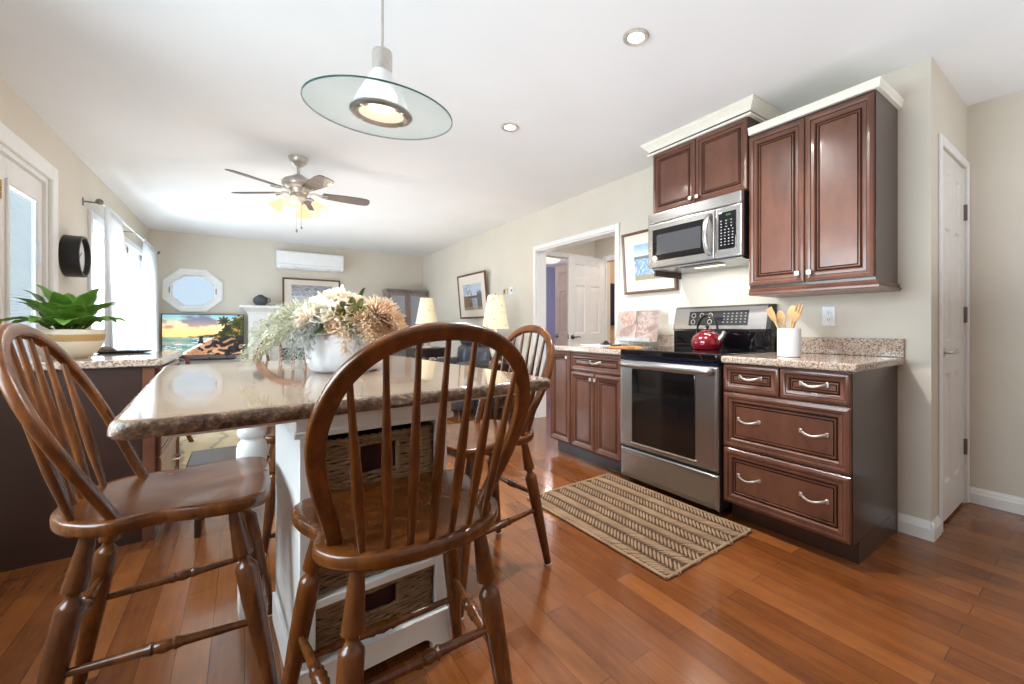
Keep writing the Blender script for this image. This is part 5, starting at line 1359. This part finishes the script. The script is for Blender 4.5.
# ------------------------------------------------------------------ far wall of the living room
tv = thing('television', 'flat television showing a tropical beach at sunset, under the octagonal window', 'television', (-0.46, YF - 0.06, 0.60))
tx0, tx1, tz0, tz1, tyf = -0.925, -0.005, 0.59, 1.262, YF - 0.10
mb = MB().box(tx0, tx1, tyf, tyf + 0.035, tz0, tz1, 0.004, 2).box(tx0 + 0.15, tx1 - 0.15, tyf + 0.035, tyf + 0.06, tz0 + 0.08, tz1 - 0.2, 0.006)
mb.build('case', M['black'], tv)
MB().box(-0.62, -0.31, tyf + 0.06, YF - 0.001, 0.80, 1.05, 0.004).build('wall_bracket', M['black'], tv)
def beach(s, t):
    n1 = fbm(s * 5, t * 7); n2 = fbm(s * 13 + 4, t * 13)
    hor = 0.50
    if t > hor:
        k = (t - hor) / (1 - hor)
        c = mixc((255, 206, 120), (250, 214, 160), min(1, k * 2)) if k < 0.5 else mixc((250, 214, 160), (120, 180, 200), (k - 0.5) * 2)
        c = mixc(c, (120, 170, 200), max(0, (s - 0.45)) * 0.9 * k)
        cl = n1 + 0.35 - abs(k - 0.62) * 1.1 + 0.25 * math.exp(-((s - 0.42) / 0.25) ** 2)
        if cl > 0.28: c = mixc(c, mixc((236, 178, 130), (116, 116, 134), min(1, (k - 0.1) * 1.4)), min(1, (cl - 0.28) * 4))
        if s < 0.2 and k < 0.35: c = mixc(c, (255, 228, 150), 0.5)
    else:
        c = None
    hill = hor + 0.11 * max(0, (s - 0.28)) * 1.6 + 0.03 * nz(s * 14, 2)
    if hor <= t < hill and s > 0.28: c = mixc((136, 112, 76), (54, 66, 34), min(1, (s - 0.28) * 2.2))
    tree = 0.52 + 0.52 * (max(0, s - 0.66) / 0.34) ** 0.7 + 0.12 * nz(s * 24, t * 24)
    if s > 0.62 and hor - 0.05 < t < tree:
        v = n2 + 0.5; c = mixc((20, 30, 14), (104, 104, 44), max(0, min(1, v * 1.2 - 0.1)))
        if n2 > 0.16: c = (176, 120, 48)
    if c is None:
        sh = 0.60 - 1.15 * (hor - t) * 1.2   # shoreline
        xs = 0.64 - (hor - t) * 1.0 + 0.04 * nz(t * 20, 1)
        if s < xs:
            d = (xs - s)
            c = mixc((128, 150, 150), (52, 128, 124), max(0, math.sin(t * 46 + s * 5) * 0.5 + 0.3))
            c = mixc(c, (226, 190, 150), max(0, 0.5 + n1 * 2) * 0.35)
            if d < 0.05 or (nz(s * 8, t * 60) > 0.32 and d < 0.4): c = (238, 236, 228)
        else:
            c = mixc((206, 156, 116), (156, 110, 80), max(0, 0.5 + n1 * 1.5))
            if t < 0.1: c = mixc((96, 80, 80), (60, 56, 66), 0.5 + n1)
    rk = nz(s * 12 + 3, t * 15 + 1) + 0.9 * (s - 0.72) - 1.6 * abs(t - 0.30 - 0.18 * (s - 0.6))
    if t < 0.52 and s > 0.42 and rk > -0.24: c = mixc((18, 16, 20), (66, 56, 54), max(0, n2 + 0.4))
    if t < 0.26 and 0.28 < s < 0.62 and nz(s * 20, t * 26) > 0.36: c = (30, 26, 30)
    # two palms
    for px, pz, sc in ((0.75, 0.86, 0.09), (0.92, 0.8, 0.10)):
        dx, dz = (s - px), (t - pz) * 0.73
        d = math.hypot(dx, dz); a = math.atan2(dz, dx)
        if d < sc * (0.55 + 0.45 * abs(math.sin(a * 4.5 + px * 9))): c = mixc((26, 38, 18), (110, 100, 40), d / sc * 0.7)
        if abs(dx + 0.03 * math.sin(t * 6)) < 0.006 and 0.5 < t < pz: c = (44, 34, 22)
    return c
picture('screen', (tx0 + 0.012, tyf - 0.0012, tz0 + 0.022), (1, 0, 0), (0, 0, 1), tx1 - tx0 - 0.024, tz1 - tz0 - 0.034, 150, 110, beach, tv, glow=0.68, thick=0.001)

fp = thing('fireplace', 'white fireplace mantel with fluted legs and dark firebox on the far wall', 'fireplace', (0.84, YF - 0.15, 0))
fx0, fx1 = 0.02, 1.68
mb = MB().box(fx0 + 0.03, fx0 + 0.30, YF - 0.20, YF - 0.001, 0, 1.30, 0.004).box(fx1 - 0.30, fx1 - 0.03, YF - 0.20, YF - 0.001, 0, 1.30, 0.004).box(fx0 + 0.30, fx1 - 0.30, YF - 0.20, YF - 0.001, 0.86, 1.30, 0.004)
mb.build('surround', M['trim'], fp)
for xx in (fx0 + 0.165, fx1 - 0.165):
    MB().panel(0.19, 0.9, [(0, 0), (0, 0.012), (0.012, 0.016), (0.02, 0.010), (0.03, 0.006), (0.034, 0.006)], (xx - 0.095, YF - 0.2, 0.28), (1, 0, 0), (0, 0, 1)).build('pilaster_panel', M['trim'], fp)
    MB().box(xx - 0.145, xx + 0.145, YF - 0.215, YF - 0.2, 0, 0.2, 0.005).build('plinth_block', M['trim'], fp)
MB().panel(fx1 - fx0 - 0.68, 0.28, [(0, 0), (0, 0.012), (0.012, 0.016), (0.02, 0.010), (0.03, 0.006), (0.034, 0.006)], (fx0 + 0.34, YF - 0.2, 0.94), (1, 0, 0), (0, 0, 1)).build('frieze_panel', M['trim'], fp)
prof = [(0.0, 1.27), (0.012, 1.275), (0.016, 1.30), (0.04, 1.33), (0.07, 1.352), (0.075, 1.362), (0.11, 1.366), (0.11, 1.40), (0.0, 1.40)]
rings = [[Vector((fx0 + 0.03 - o, YF - 0.001, z)), Vector((fx0 + 0.03 - o, YF - 0.20 - o, z)), Vector((fx1 - 0.03 + o, YF - 0.20 - o, z)), Vector((fx1 - 0.03 + o, YF - 0.001, z))] for o, z in prof]
MB().loft(rings).build('mantel_shelf', M['trim'], fp, angle=25)
MB().box(fx0 + 0.3, fx1 - 0.3, YF - 0.17, YF - 0.15, 0.0, 0.86).build('hearth_panel', pbr('pale_hearth_tile', (206, 202, 196), 0.4), fp)
MB().box(fx0 + 0.46, fx1 - 0.46, YF - 0.182, YF - 0.171, 0.05, 0.74, 0.004).build('firebox', M['charcoal'], fp)

jv = thing('round_vase', 'round dark grey pottery vase on the left of the mantel', 'vase', (0.20, YF - 0.16, 1.4002))
MB().lathe([(0.045, 0), (0.055, 0.004), (0.09, 0.05), (0.098, 0.085), (0.085, 0.125), (0.05, 0.15), (0.034, 0.158), (0.036, 0.168), (0.028, 0.168), (0.026, 0.158)], 32, TR((0.20, YF - 0.16, 1.4002))).build('body', pbr('grey_green_pottery', (74, 82, 84), 0.5, var=0.15), jv)
MB().tube(catmull([(0.262, YF - 0.17, 1.525), (0.315, YF - 0.17, 1.51), (0.318, YF - 0.17, 1.47), (0.285, YF - 0.17, 1.455)], 5), 0.009, 8).build('handle', pbr('grey_green_handle', (80, 88, 88), 0.5), jv)

def framed(name, label, O, U, V, w, h, fw, mat_w, func, nx, ny, frame='mid_wood', tiltM=None, depth=0.022):
    """frame > frame rails, mount, glass-free print; O lower-left corner seen from the front"""
    U = Vector(U).normalized(); V = Vector(V).normalized(); Nn = U.cross(V); O = Vector(O)
    t = thing(name, label, 'picture', O)
    rings = []
    for d, e in ((0, 0), (0, depth), (fw * 0.3, depth + 0.004), (fw, depth - 0.004), (fw, depth - 0.012)):
        rings.append([O + U * a + V * b + Nn * e for a, b in ((d, d), (w - d, d), (w - d, h - d), (d, h - d))])
    MB().loft(rings, False, False).build('frame', M[frame], t, angle=20)
    MB().panel(w - 2 * fw, h - 2 * fw, [(0, 0), (0, depth - 0.012)], O + U * fw + V * fw, U, V).build('mount', pbr('ivory_mount', (222, 212, 200), 0.8, var=0.01), t)
    m_ = mat_w
    picture('print', O + U * (fw + m_[0]) + V * (fw + m_[2]) + Nn * (depth - 0.010), U, V, w - 2 * fw - m_[0] - m_[1], h - 2 * fw - m_[2] - m_[3], nx, ny, func, t)
    return t
def village(s, t):
    n = fbm(s * 9, t * 9); n2 = nz(s * 26, t * 20)
    c = mixc((206, 212, 222), (150, 166, 188), 0.5 + n)
    if t > 0.72: c = mixc((120, 126, 140), (176, 176, 178), 0.5 + n * 1.5)
    if 0.35 < t < 0.7 and n2 > 0.18: c = (196, 150, 132)
    if 0.3 < t < 0.75 and n2 < -0.3: c = (92, 100, 120)
    if t < 0.3: c = mixc((222, 222, 222), (166, 176, 192), 0.5 + n * 2)
    return c
framed('mantel_picture', 'wide framed village print in grey blues standing on the mantel', (0.487, YF - 0.055, 1.4005), (1, 0, 0), (0, 0.06, 1), 0.83, 0.47, 0.024, (0.1, 0.1, 0.085, 0.085), village, 70, 36)

ac = thing('air_conditioner', 'white wall-mounted split air conditioner high above the mantel', 'air conditioner', (0.87, YF - 0.1, 2.0))
mb = MB()
pr = [(YF - 0.001, 2.005), (YF - 0.001, 2.285), (YF - 0.16, 2.285), (YF - 0.195, 2.27), (YF - 0.2, 2.24), (YF - 0.2, 2.06), (YF - 0.185, 2.025), (YF - 0.15, 2.005)]
mb.prism(pr, 0.40, 1.345, M=Matrix(((0, 0, 1, 0), (1, 0, 0, 0), (0, 1, 0, 0), (0, 0, 0, 1))), bev=0.006, seg=2)
mb.build('body', M['white_plastic'], ac)
MB().box(0.44, 1.305, YF - 0.192, YF - 0.178, 2.012, 2.04, 0.002).build('louvre', pbr('pale_louvre', (214, 216, 220), 0.4), ac)
MB().box(0.405, 1.34, YF - 0.202, YF - 0.199, 2.075, 2.078).build('panel_seam', pbr('grey_seam', (170, 172, 178), 0.5), ac)

# glass-door hutch in the corner
ht = thing('display_hutch', 'dark wood hutch with two glass doors in the far corner', 'cabinet', (2.36, YF - 0.19, 0))
hx0, hx1, hy0, hy1 = 2.02, 2.70, YF - 0.36, YF - 0.03
M['hutch'] = wood('glare_greyed_hutch', (112, 98, 95), (136, 120, 116), (156, 140, 136), 0.35, 0.3)  # window glare is mixed into the wood colour as grey
mb = MB().box(hx0, hx0 + 0.025, hy0, hy1, 0, 1.70, 0.002).box(hx1 - 0.025, hx1, hy0, hy1, 0, 1.70, 0.002).box(hx0 + 0.025, hx1 - 0.025, hy1 - 0.015, hy1, 0, 1.70).box(hx0 + 0.025, hx1 - 0.025, hy0, hy1 - 0.015, 0.62, 0.66).box(hx0 + 0.025, hx1 - 0.025, hy0, hy1 - 0.015, 1.66, 1.70).box(hx0 + 0.025, hx1 - 0.025, hy0, hy1 - 0.015, 0.03, 0.07)
mb.build('body', M['hutch'], ht)
rings = [[Vector((hx0 - o, hy1, z)), Vector((hx0 - o, hy0 - o, z)), Vector((hx1 + o, hy0 - o, z)), Vector((hx1 + o, hy1, z))] for o, z in ((0, 1.70), (0.01, 1.705), (0.025, 1.725), (0.03, 1.73), (0.03, 1.75), (0, 1.75))]
MB().loft(rings).build('cornice', M['hutch'], ht, angle=25)
for z in (0.98, 1.3): MB().box(hx0 + 0.03, hx1 - 0.03, hy0 + 0.02, hy1 - 0.02, z, z + 0.018).build('shelf', M['hutch'], ht)
mid = (hx0 + hx1) / 2
for x0, x1, kx in ((hx0 + 0.005, mid - 0.002, mid - 0.03), (mid + 0.002, hx1 - 0.005, mid + 0.03)):
    mb = MB(); z0, z1, yf = 0.66, 1.685, hy0 - 0.02; fw = 0.05
    mb.box(x0, x0 + fw, yf, yf + 0.018, z0, z1, 0.002).box(x1 - fw, x1, yf, yf + 0.018, z0, z1, 0.002).box(x0 + fw, x1 - fw, yf, yf + 0.018, z1 - fw, z1, 0.001).box(x0 + fw, x1 - fw, yf, yf + 0.018, z0, z0 + fw, 0.001)
    d = mb.build('door', M['hutch'], ht)
    MB().box(x0 + fw, x1 - fw, yf + 0.006, yf + 0.01, z0 + fw, z1 - fw).build('pane', glass_thin('glare_hutch_glass', (226, 230, 238), 0.42), d)  # pale haze in the pane stands in for window reflections
    MB().sphere((kx, yf - 0.012, 1.25), 0.012, 10, 8).build('knob', M['dark_nickel'], d)
    MB().panel(x1 - x0, 0.54, [(0, 0), (0, 0.016), (0.04, 0.018), (0.05, 0.008), (0.08, 0.014)], (x0, hy0, 0.08), (1, 0, 0), (0, 0, 1)).build('lower_door', M['hutch'], ht)
for x, z, c in ((2.14, 0.998, 'white'), (2.24, 0.998, 'silver_plate'), (2.15, 1.318, 'white'), (2.27, 1.318, 'white'), (2.47, 0.998, 'silver_plate'), (2.57, 1.318, 'white')):
    pass
M['china'] = pbr('pale_china', (232, 232, 236), 0.2)
for (x, z, w), lb in zip(((2.15, 0.998, 1), (2.26, 0.998, 0.8), (2.16, 1.318, 0.9), (2.47, 0.998, 1), (2.57, 1.318, 0.8)),
                         ('pale china jar low at the left inside the hutch', 'pale china jar low by the middle inside the hutch', 'pale china jar on the upper left shelf in the hutch', 'pale china jar low at the right inside the hutch', 'pale china jar on the upper right shelf in the hutch')):
    tag(MB().lathe([(0.03 * w, 0), (0.05 * w, 0.03), (0.055 * w, 0.09), (0.035 * w, 0.15), (0.028 * w, 0.19), (0.034 * w, 0.2)], 20, TR((x, hy0 + 0.16, z + 0.0005))).build('china_jar', M['china'], loc=(x, hy0 + 0.16, z + 0.0005)), lb, 'jar', 'china jars in the hutch')

# ------------------------------------------------------------------ lamps, end tables, loveseat
q = N('lit_leafy_linen_shade'); v = q.coord(); vo = q.add('ShaderNodeTexVoronoi'); vo.inputs['Scale'].default_value = 17; q.link(v, vo.inputs['Vector'])
mo = q.math('LESS_THAN', q.math('ADD', vo.outputs['Distance'], q.math('MULTIPLY', q.noise(v, 30, 3), 0.35)), 0.38)
cc = q.mix(q.math('MULTIPLY', mo, 0.8), (242, 226, 192), (204, 182, 140))
q.col(cc); q.set(0.8); q.link(cc, q.b.inputs['Emission Color']); q.b.inputs['Emission Strength'].default_value = 0.26; M['shade'] = q.m
def table_lamp(label, x, y, z, zs0, zs1, r0, r1):
    t = thing('table_lamp', label, 'lamp', (x, y, z), 0, 'leaf-patterned lamps by the loveseat')
    MB().lathe([(r0, zs0), (r0 * 0.93, zs0 + (zs1 - zs0) * 0.12), (r1 + (r0 - r1) * 0.42, zs0 + (zs1 - zs0) * 0.55), (r1, zs1)], 32, TR((x, y, 0)), cap0=False, cap1=False).build('lamp_shade', M['shade'], t)
    hgt = zs0 - z
    MB().lathe([(0.07, z), (0.072, z + 0.012), (0.05, z + 0.02), (0.03, z + 0.03), (0.055, z + hgt * 0.25), (0.07, z + hgt * 0.45), (0.06, z + hgt * 0.65), (0.025, z + hgt * 0.86), (0.014, z + hgt * 0.92), (0.012, zs0 + 0.06)], 28, TR((x, y, 0))).build('base', pbr('cream_lamp_base', (222, 214, 202), 0.3, var=0.06), t)
    MB().sphere((x, y, zs0 + 0.12), 0.03, 12, 8).build('bulb', M['lens_white'], t)
    MB().lathe([(0.004, zs1 - 0.03), (0.006, zs1), (0.01, zs1 + 0.012), (0.003, zs1 + 0.025)], 10, TR((x, y, 0))).build('finial', M['brass'], t)
    point('lamp_bulb_light', (x, y, (zs0 + zs1) / 2 + 0.05), 3.5, (1, 0.8, 0.55), 0.05)
def end_table(label, x, y, w, d, h):
    t = thing('end_table', label, 'side table', (x, y, 0), 0, 'dark end tables beside the loveseat')
    MB().box(x - w / 2, x + w / 2, y - d / 2, y + d / 2, h - 0.03, h, 0.005, 2).build('top', M['dark_wood'], t)
    MB().box(x - w / 2 + 0.03, x + w / 2 - 0.03, y - d / 2 + 0.03, y + d / 2 - 0.03, h - 0.13, h - 0.03, 0.002).build('apron', M['dark_wood'], t)
    MB().box(x - w / 2 + 0.04, x + w / 2 - 0.04, y - d / 2 + 0.04, y + d / 2 - 0.04, 0.16, 0.18, 0.002).build('shelf', M['dark_wood'], t)
    for sx1 in (-1, 1):
        for sy1 in (-1, 1):
            MB().tube([(x + sx1 * (w / 2 - 0.04), y + sy1 * (d / 2 - 0.04), h - 0.03), (x + sx1 * (w / 2 - 0.04), y + sy1 * (d / 2 - 0.04), 0)], [0.022, 0.015], 4).build('leg', M['dark_wood'], t, angle=20)
end_table('dark end table at the far end of the loveseat, near the hutch', 2.10, 6.05, 0.5, 0.5, 0.78)
table_lamp('lit lamp with leafy cream shade in front of the glass-door hutch', 2.07, 5.97, 0.7805, 1.115, 1.485, 0.155, 0.085)
end_table('dark end table at the near end of the loveseat, below the framed lake print', 2.36, 4.42, 0.46, 0.46, 0.66)
table_lamp('lit lamp with leafy cream shade below the framed lake print', 2.33, 4.40, 0.6605, 1.055, 1.442, 0.158, 0.09)

ls = thing('loveseat', 'navy leather loveseat with puffed back cushions against the cream wall', 'sofa', (2.35, 5.2, 0))
lx0, lx1, ly0, ly1 = 1.95, 2.70, 4.70, 5.72
def puff(mb, x0, x1, y0, y1, z0, z1, r=0.05, bulge=0.03):
    t_ = bmesh.new(); bmesh.ops.create_cube(t_, size=1)
    bmesh.ops.subdivide_edges(t_, edges=t_.edges[:], cuts=7, use_grid_fill=True)
    cx_, cy_, cz_ = (x0 + x1) / 2, (y0 + y1) / 2, (z0 + z1) / 2; hx, hy_, hz_ = (x1 - x0) / 2, (y1 - y0) / 2, (z1 - z0) / 2
    for v_ in t_.verts:
        p_ = v_.co * 2
        e = Vector((p_.x * hx, p_.y * hy_, p_.z * hz_)); inn = Vector((max(-hx + r, min(hx - r, e.x)), max(-hy_ + r, min(hy_ - r, e.y)), max(-hz_ + r, min(hz_ - r, e.z))))
        d = e - inn
        if d.length > 1e-6: e = inn + d.normalized() * r
        e = e * 1.0 + Vector((p_.x * bulge * (1 - p_.y ** 2) * (1 - p_.z ** 2), p_.y * bulge * 0.3 * (1 - p_.x ** 2) * (1 - p_.z ** 2), p_.z * bulge * (1 - p_.x ** 2) * (1 - p_.y ** 2)))
        v_.co = Vector((cx_, cy_, cz_)) + e
    return mb._add(t_)
mb = MB(); puff(mb, lx0 + 0.06, lx1, ly0, ly1, 0.08, 0.32, 0.04, 0.0); mb.build('base', M['leather'], ls, angle=60)
for y0, y1 in ((ly0, ly0 + 0.19), (ly1 - 0.19, ly1)):
    mb = MB(); puff(mb, lx0 + 0.02, lx1 - 0.05, y0, y1, 0.08, 0.64, 0.08, 0.02); mb.build('arm', M['leather'], ls, angle=60)
n_ = 3; sw = (ly1 - ly0 - 0.38) / 2
for k in range(2):
    mb = MB(); puff(mb, lx0, lx1 - 0.2, ly0 + 0.19 + k * sw + 0.004, ly0 + 0.19 + (k + 1) * sw - 0.004, 0.32, 0.50, 0.06, 0.025); mb.build('seat_cushion', M['leather'], ls, angle=60)
sw = (ly1 - ly0 - 0.06) / 3
for k in range(3):
    y0, y1 = ly0 + 0.03 + k * sw + 0.003, ly0 + 0.03 + (k + 1) * sw - 0.003
    mb = MB(); puff(mb, lx1 - 0.30, lx1 - 0.06, y0, y1, 0.5, 0.82, 0.05, 0.02); mb.build('back_cushion', M['leather'], ls, angle=60)
    mb = MB(); puff(mb, lx1 - 0.27, lx1 - 0.04, y0, y1, 0.81, 0.99, 0.07, 0.02); mb.build('head_cushion', M['leather'], ls, angle=60)
for x in (lx0 + 0.12, lx1 - 0.1):
    for y in (ly0 + 0.1, ly1 - 0.1): MB().cyl((x, y, 0), (x, y, 0.085), 0.025, seg=12).build('foot', M['dark_wood'], ls)

# wooden armchair whose curved legs show under the table
am = thing('armchair', 'upholstered mauve armchair with curved dark wood legs behind the low mahogany cabinet', 'armchair', (-0.66, 5.0, 0.0055), R(84))
M['mauve'] = pbr('dusty_mauve_upholstery', (178, 140, 140), 0.8, bump=0.3, bs=90)
mb = MB(); puff(mb, -0.26, 0.26, -0.24, 0.26, 0.36, 0.47, 0.05, 0.02); mb.build('seat', M['mauve'], am, local=True, angle=60)
mb = MB(); puff(mb, -0.24, 0.24, 0.20, 0.28, 0.5, 0.84, 0.035, 0.02); mb.build('backrest', M['mauve'], am, local=True, angle=60)
bk_ = catmull([(-0.25, 0.25, 0.4), (-0.262, 0.25, 0.66), (-0.245, 0.255, 0.82), (-0.15, 0.26, 0.875), (0, 0.26, 0.89), (0.15, 0.26, 0.875), (0.245, 0.255, 0.82), (0.262, 0.25, 0.66), (0.25, 0.25, 0.4)], 5)
MB().tube(bk_, 0.02, 10).build('back_frame', M['chair'], am, local=True)
for s in (-1, 1):
    MB().tube(catmull([(s * 0.255, 0.25, 0.72), (s * 0.285, 0.05, 0.80), (s * 0.285, -0.15, 0.80), (s * 0.28, -0.21, 0.74), (s * 0.265, -0.19, 0.55), (s * 0.25, -0.2, 0.4)], 5), 0.018, 10).build('arm', M['chair'], am, local=True)
    MB().tube(catmull([(s * 0.23, -0.2, 0.40), (s * 0.25, -0.225, 0.3), (s * 0.235, -0.215, 0.12), (s * 0.25, -0.245, 0.0)], 5), [0.027] * 5 + [0.023] * 5 + [0.018] * 6, 10).build('leg', M['chair'], am, local=True)
    MB().tube(catmull([(s * 0.23, 0.23, 0.40), (s * 0.235, 0.25, 0.25), (s * 0.24, 0.30, 0.0)], 5), [0.022] * 6 + [0.017] * 5, 10).build('leg', M['chair'], am, local=True)
MB().box(-0.25, 0.25, -0.22, 0.25, 0.32, 0.365, 0.006).build('seat_rail', M['chair'], am, local=True)

fs = thing('footstool', 'low dark wooden footstool on the floor beyond the window-side chair', 'stool', (0.0, 2.98, 0))
MB().box(-0.235, 0.235, 2.80, 3.14, 0.345, 0.38, 0.008, 2).build('top', M['dark_wood'], fs)
MB().box(-0.19, 0.19, 2.84, 3.10, 0.28, 0.3445, 0.003).build('apron', M['dark_wood'], fs)
for sx1 in (-1, 1):
    for yy in (2.85, 3.09): MB().tube([(sx1 * 0.18, yy, 0.29), (sx1 * 0.19, yy, 0.0)], [0.022, 0.014], 12).build('leg', M['dark_wood'], fs)

rug = thing('living_rug', 'large beige leaf-patterned rug in the living room', 'rug', (0.6, 5.6, 0))
q = N('beige_leafy_rug'); v = q.coord(); w1_ = q.add('ShaderNodeTexWave'); w1_.inputs['Scale'].default_value = 1.5; w1_.inputs['Distortion'].default_value = 9; w1_.inputs['Detail'].default_value = 2; w1_.inputs['Detail Scale'].default_value = 1.2
q.link(v, w1_.inputs['Vector']); f = q.noise(v, 60, 3)
q.col(q.mix(0.3, q.ramp(w1_.outputs['Fac'], [(0.0, (120, 110, 90)), (0.10, (188, 172, 138)), (1.0, (204, 188, 152))]), q.ramp(f, [(0.3, (160, 146, 116)), (0.7, (220, 206, 174))]))); q.set(0.95); q.bump(f, 0.4, 0.004)
MB().prism(rrect(-0.95, 1.75, 4.25, 7.3, 0.02, 3), 0.0003, 0.0055).build('pile', q.m, rug)

# ------------------------------------------------------------------ pictures and small things on the stove-side wall
def lake(s, t):
    n = fbm(s * 7, t * 7); n2 = nz(s * 30, t * 30)
    c = mixc((214, 220, 228), (176, 190, 206), t)
    if 0.45 < t < 0.56: c = mixc((84, 84, 84), (120, 112, 104), 0.5 + n)
    if t < 0.45: c = mixc((186, 194, 204), (140, 152, 168), 0.5 + n)
    if s < 0.55 and t < 0.52 + 0.1 * n2 and s < 0.62 - t * 0.5 + 0.2 * n: c = mixc((88, 72, 60), (178, 136, 104), 0.5 + n2)
    if s > 0.75 and t < 0.7 + 0.2 * nz(s * 40, 1): c = mixc((70, 72, 72), (130, 124, 116), 0.5 + n2)
    if s < 0.5 and abs(nz(s * 18 + t * 3, t * 4)) < 0.06: c = (94, 92, 92)
    if t < 0.12: c = mixc(c, (176, 150, 128), 0.6)
    return c
def shore(s, t):
    n = fbm(s * 8, t * 14); n2 = nz(s * 22, t * 50)
    if t > 0.66: c = mixc((206, 216, 226), (140, 172, 204), (t - 0.66) * 3 + n * 0.4)
    elif t > 0.58: c = mixc((88, 104, 112), (122, 128, 128), 0.5 + n)
    else:
        c = mixc((98, 138, 172), (150, 176, 196), 0.5 + n)
        if n2 > 0.22: c = (236, 238, 238)
        elif n2 < -0.25: c = (72, 104, 134)
    if t < 0.14 + 0.05 * n2: c = mixc((128, 116, 92), (176, 166, 140), 0.5 + n2)
    return c
tl_ = R(4)
framed('wall_picture', 'framed lake print with pale mount on the wall beyond the loveseat lamp', (XW - 0.012, 6.32, 1.205), (0, -1, 0), (-0.085, 0, 1), 0.945, 0.665, 0.026, (0.15, 0.13, 0.1, 0.13), lake, 60, 50)
framed('wall_picture', 'framed seascape print partly behind the microwave', (XW - 0.012, 2.705, 1.365), (0, -1, 0), (-0.075, 0, 1), 0.575, 0.53, 0.022, (0.11, 0.1, 0.09, 0.09), shore, 60, 50)
th = thing('thermostat', 'small white square thermostat on the wall left of the wide opening', 'thermostat', (XW, 4.75, 1.54))
MB().panel(0.10, 0.10, [(0, 0), (0, 0.014), (0.008, 0.02)], (XW, 4.80, 1.492), (0, -1, 0), (0, 0, 1)).build('body', M['white_plastic'], th)
MB().panel(0.03, 0.022, [(0, 0), (0, 0.001)], (XW - 0.02, 4.755, 1.535), (0, -1, 0), (0, 0, 1)).build('display', M['charcoal'], th)
dp_ = thing('door_chime', 'small brass and cream plaque beside the white thermostat', 'plaque', (XW, 4.92, 1.54))
MB().panel(0.10, 0.085, [(0, 0), (0, 0.010), (0.006, 0.013)], (XW, 4.97, 1.498), (0, -1, 0), (0, 0, 1)).build('plate', pbr('cream_plaque', (214, 200, 168), 0.5), dp_)
MB().panel(0.045, 0.06, [(0, 0), (0, 0.004)], (XW - 0.013, 4.955, 1.51), (0, -1, 0), (0, 0, 1)).build('badge', M['brass'], dp_)

# ------------------------------------------------------------------ beyond the opening
bl_ = thing('flush_ceiling_light', 'white flush dome light on the ceiling of the periwinkle bedroom', 'ceiling light', (4.70, 6.65, H))
MB().lathe([(0.21, H - 0.0005), (0.215, H - 0.03), (0.2, H - 0.04)], 36, TR((4.70, 6.65, 0)), cap0=False).build('pan', M['trim'], bl_)
MB().lathe([(0.2, H - 0.04), (0.19, H - 0.08), (0.14, H - 0.12), (0.06, H - 0.14), (0.0, H - 0.143)], 36, TR((4.70, 6.65, 0))).build('dome', emit('lit_white_dome', (255, 246, 238), 0.9), bl_)
point('bedroom_light', (4.2, 6.2, H - 0.5), 70, (1, 0.95, 0.92), 0.12)
point('hall_light', (3.3, 3.0, 2.1), 13, (0.97, 0.97, 1.0), 0.12)
point('bathroom_light', (4.8, 3.4, 2.2), 22, (1, 0.88, 0.74), 0.12)
ty_ = HY - 0.05
tw = thing('bath_towel', 'dark navy towel hanging from a rail in the tan room past the hall', 'towel', (4.24, ty_, 1.7))
grid = []
for j in range(13):
    z = 1.70 - j * 0.05
    grid.append([Vector((4.10 + i * 0.0145, ty_ - 0.016 - 0.008 * math.sin(i * 1.1), z)) for i in range(19)])
solidify(MB().surf(grid).build('cloth', pbr('navy_towel', (38, 44, 62), 0.95, bump=0.4, bs=200), tw, angle=180, normals=False), 0.01)
rl = thing('towel_rail', 'slim metal towel rail in the tan room past the hall', 'towel rail', (4.35, ty_, 1.70))
MB().cyl((4.085, ty_, 1.70), (4.75, ty_, 1.70), 0.008).build('bar', M['nickel'], rl)
for x in (4.09, 4.745): MB().cyl((x, ty_, 1.70), (x, HY - 0.013, 1.70), 0.007).build('post', M['nickel'], rl)
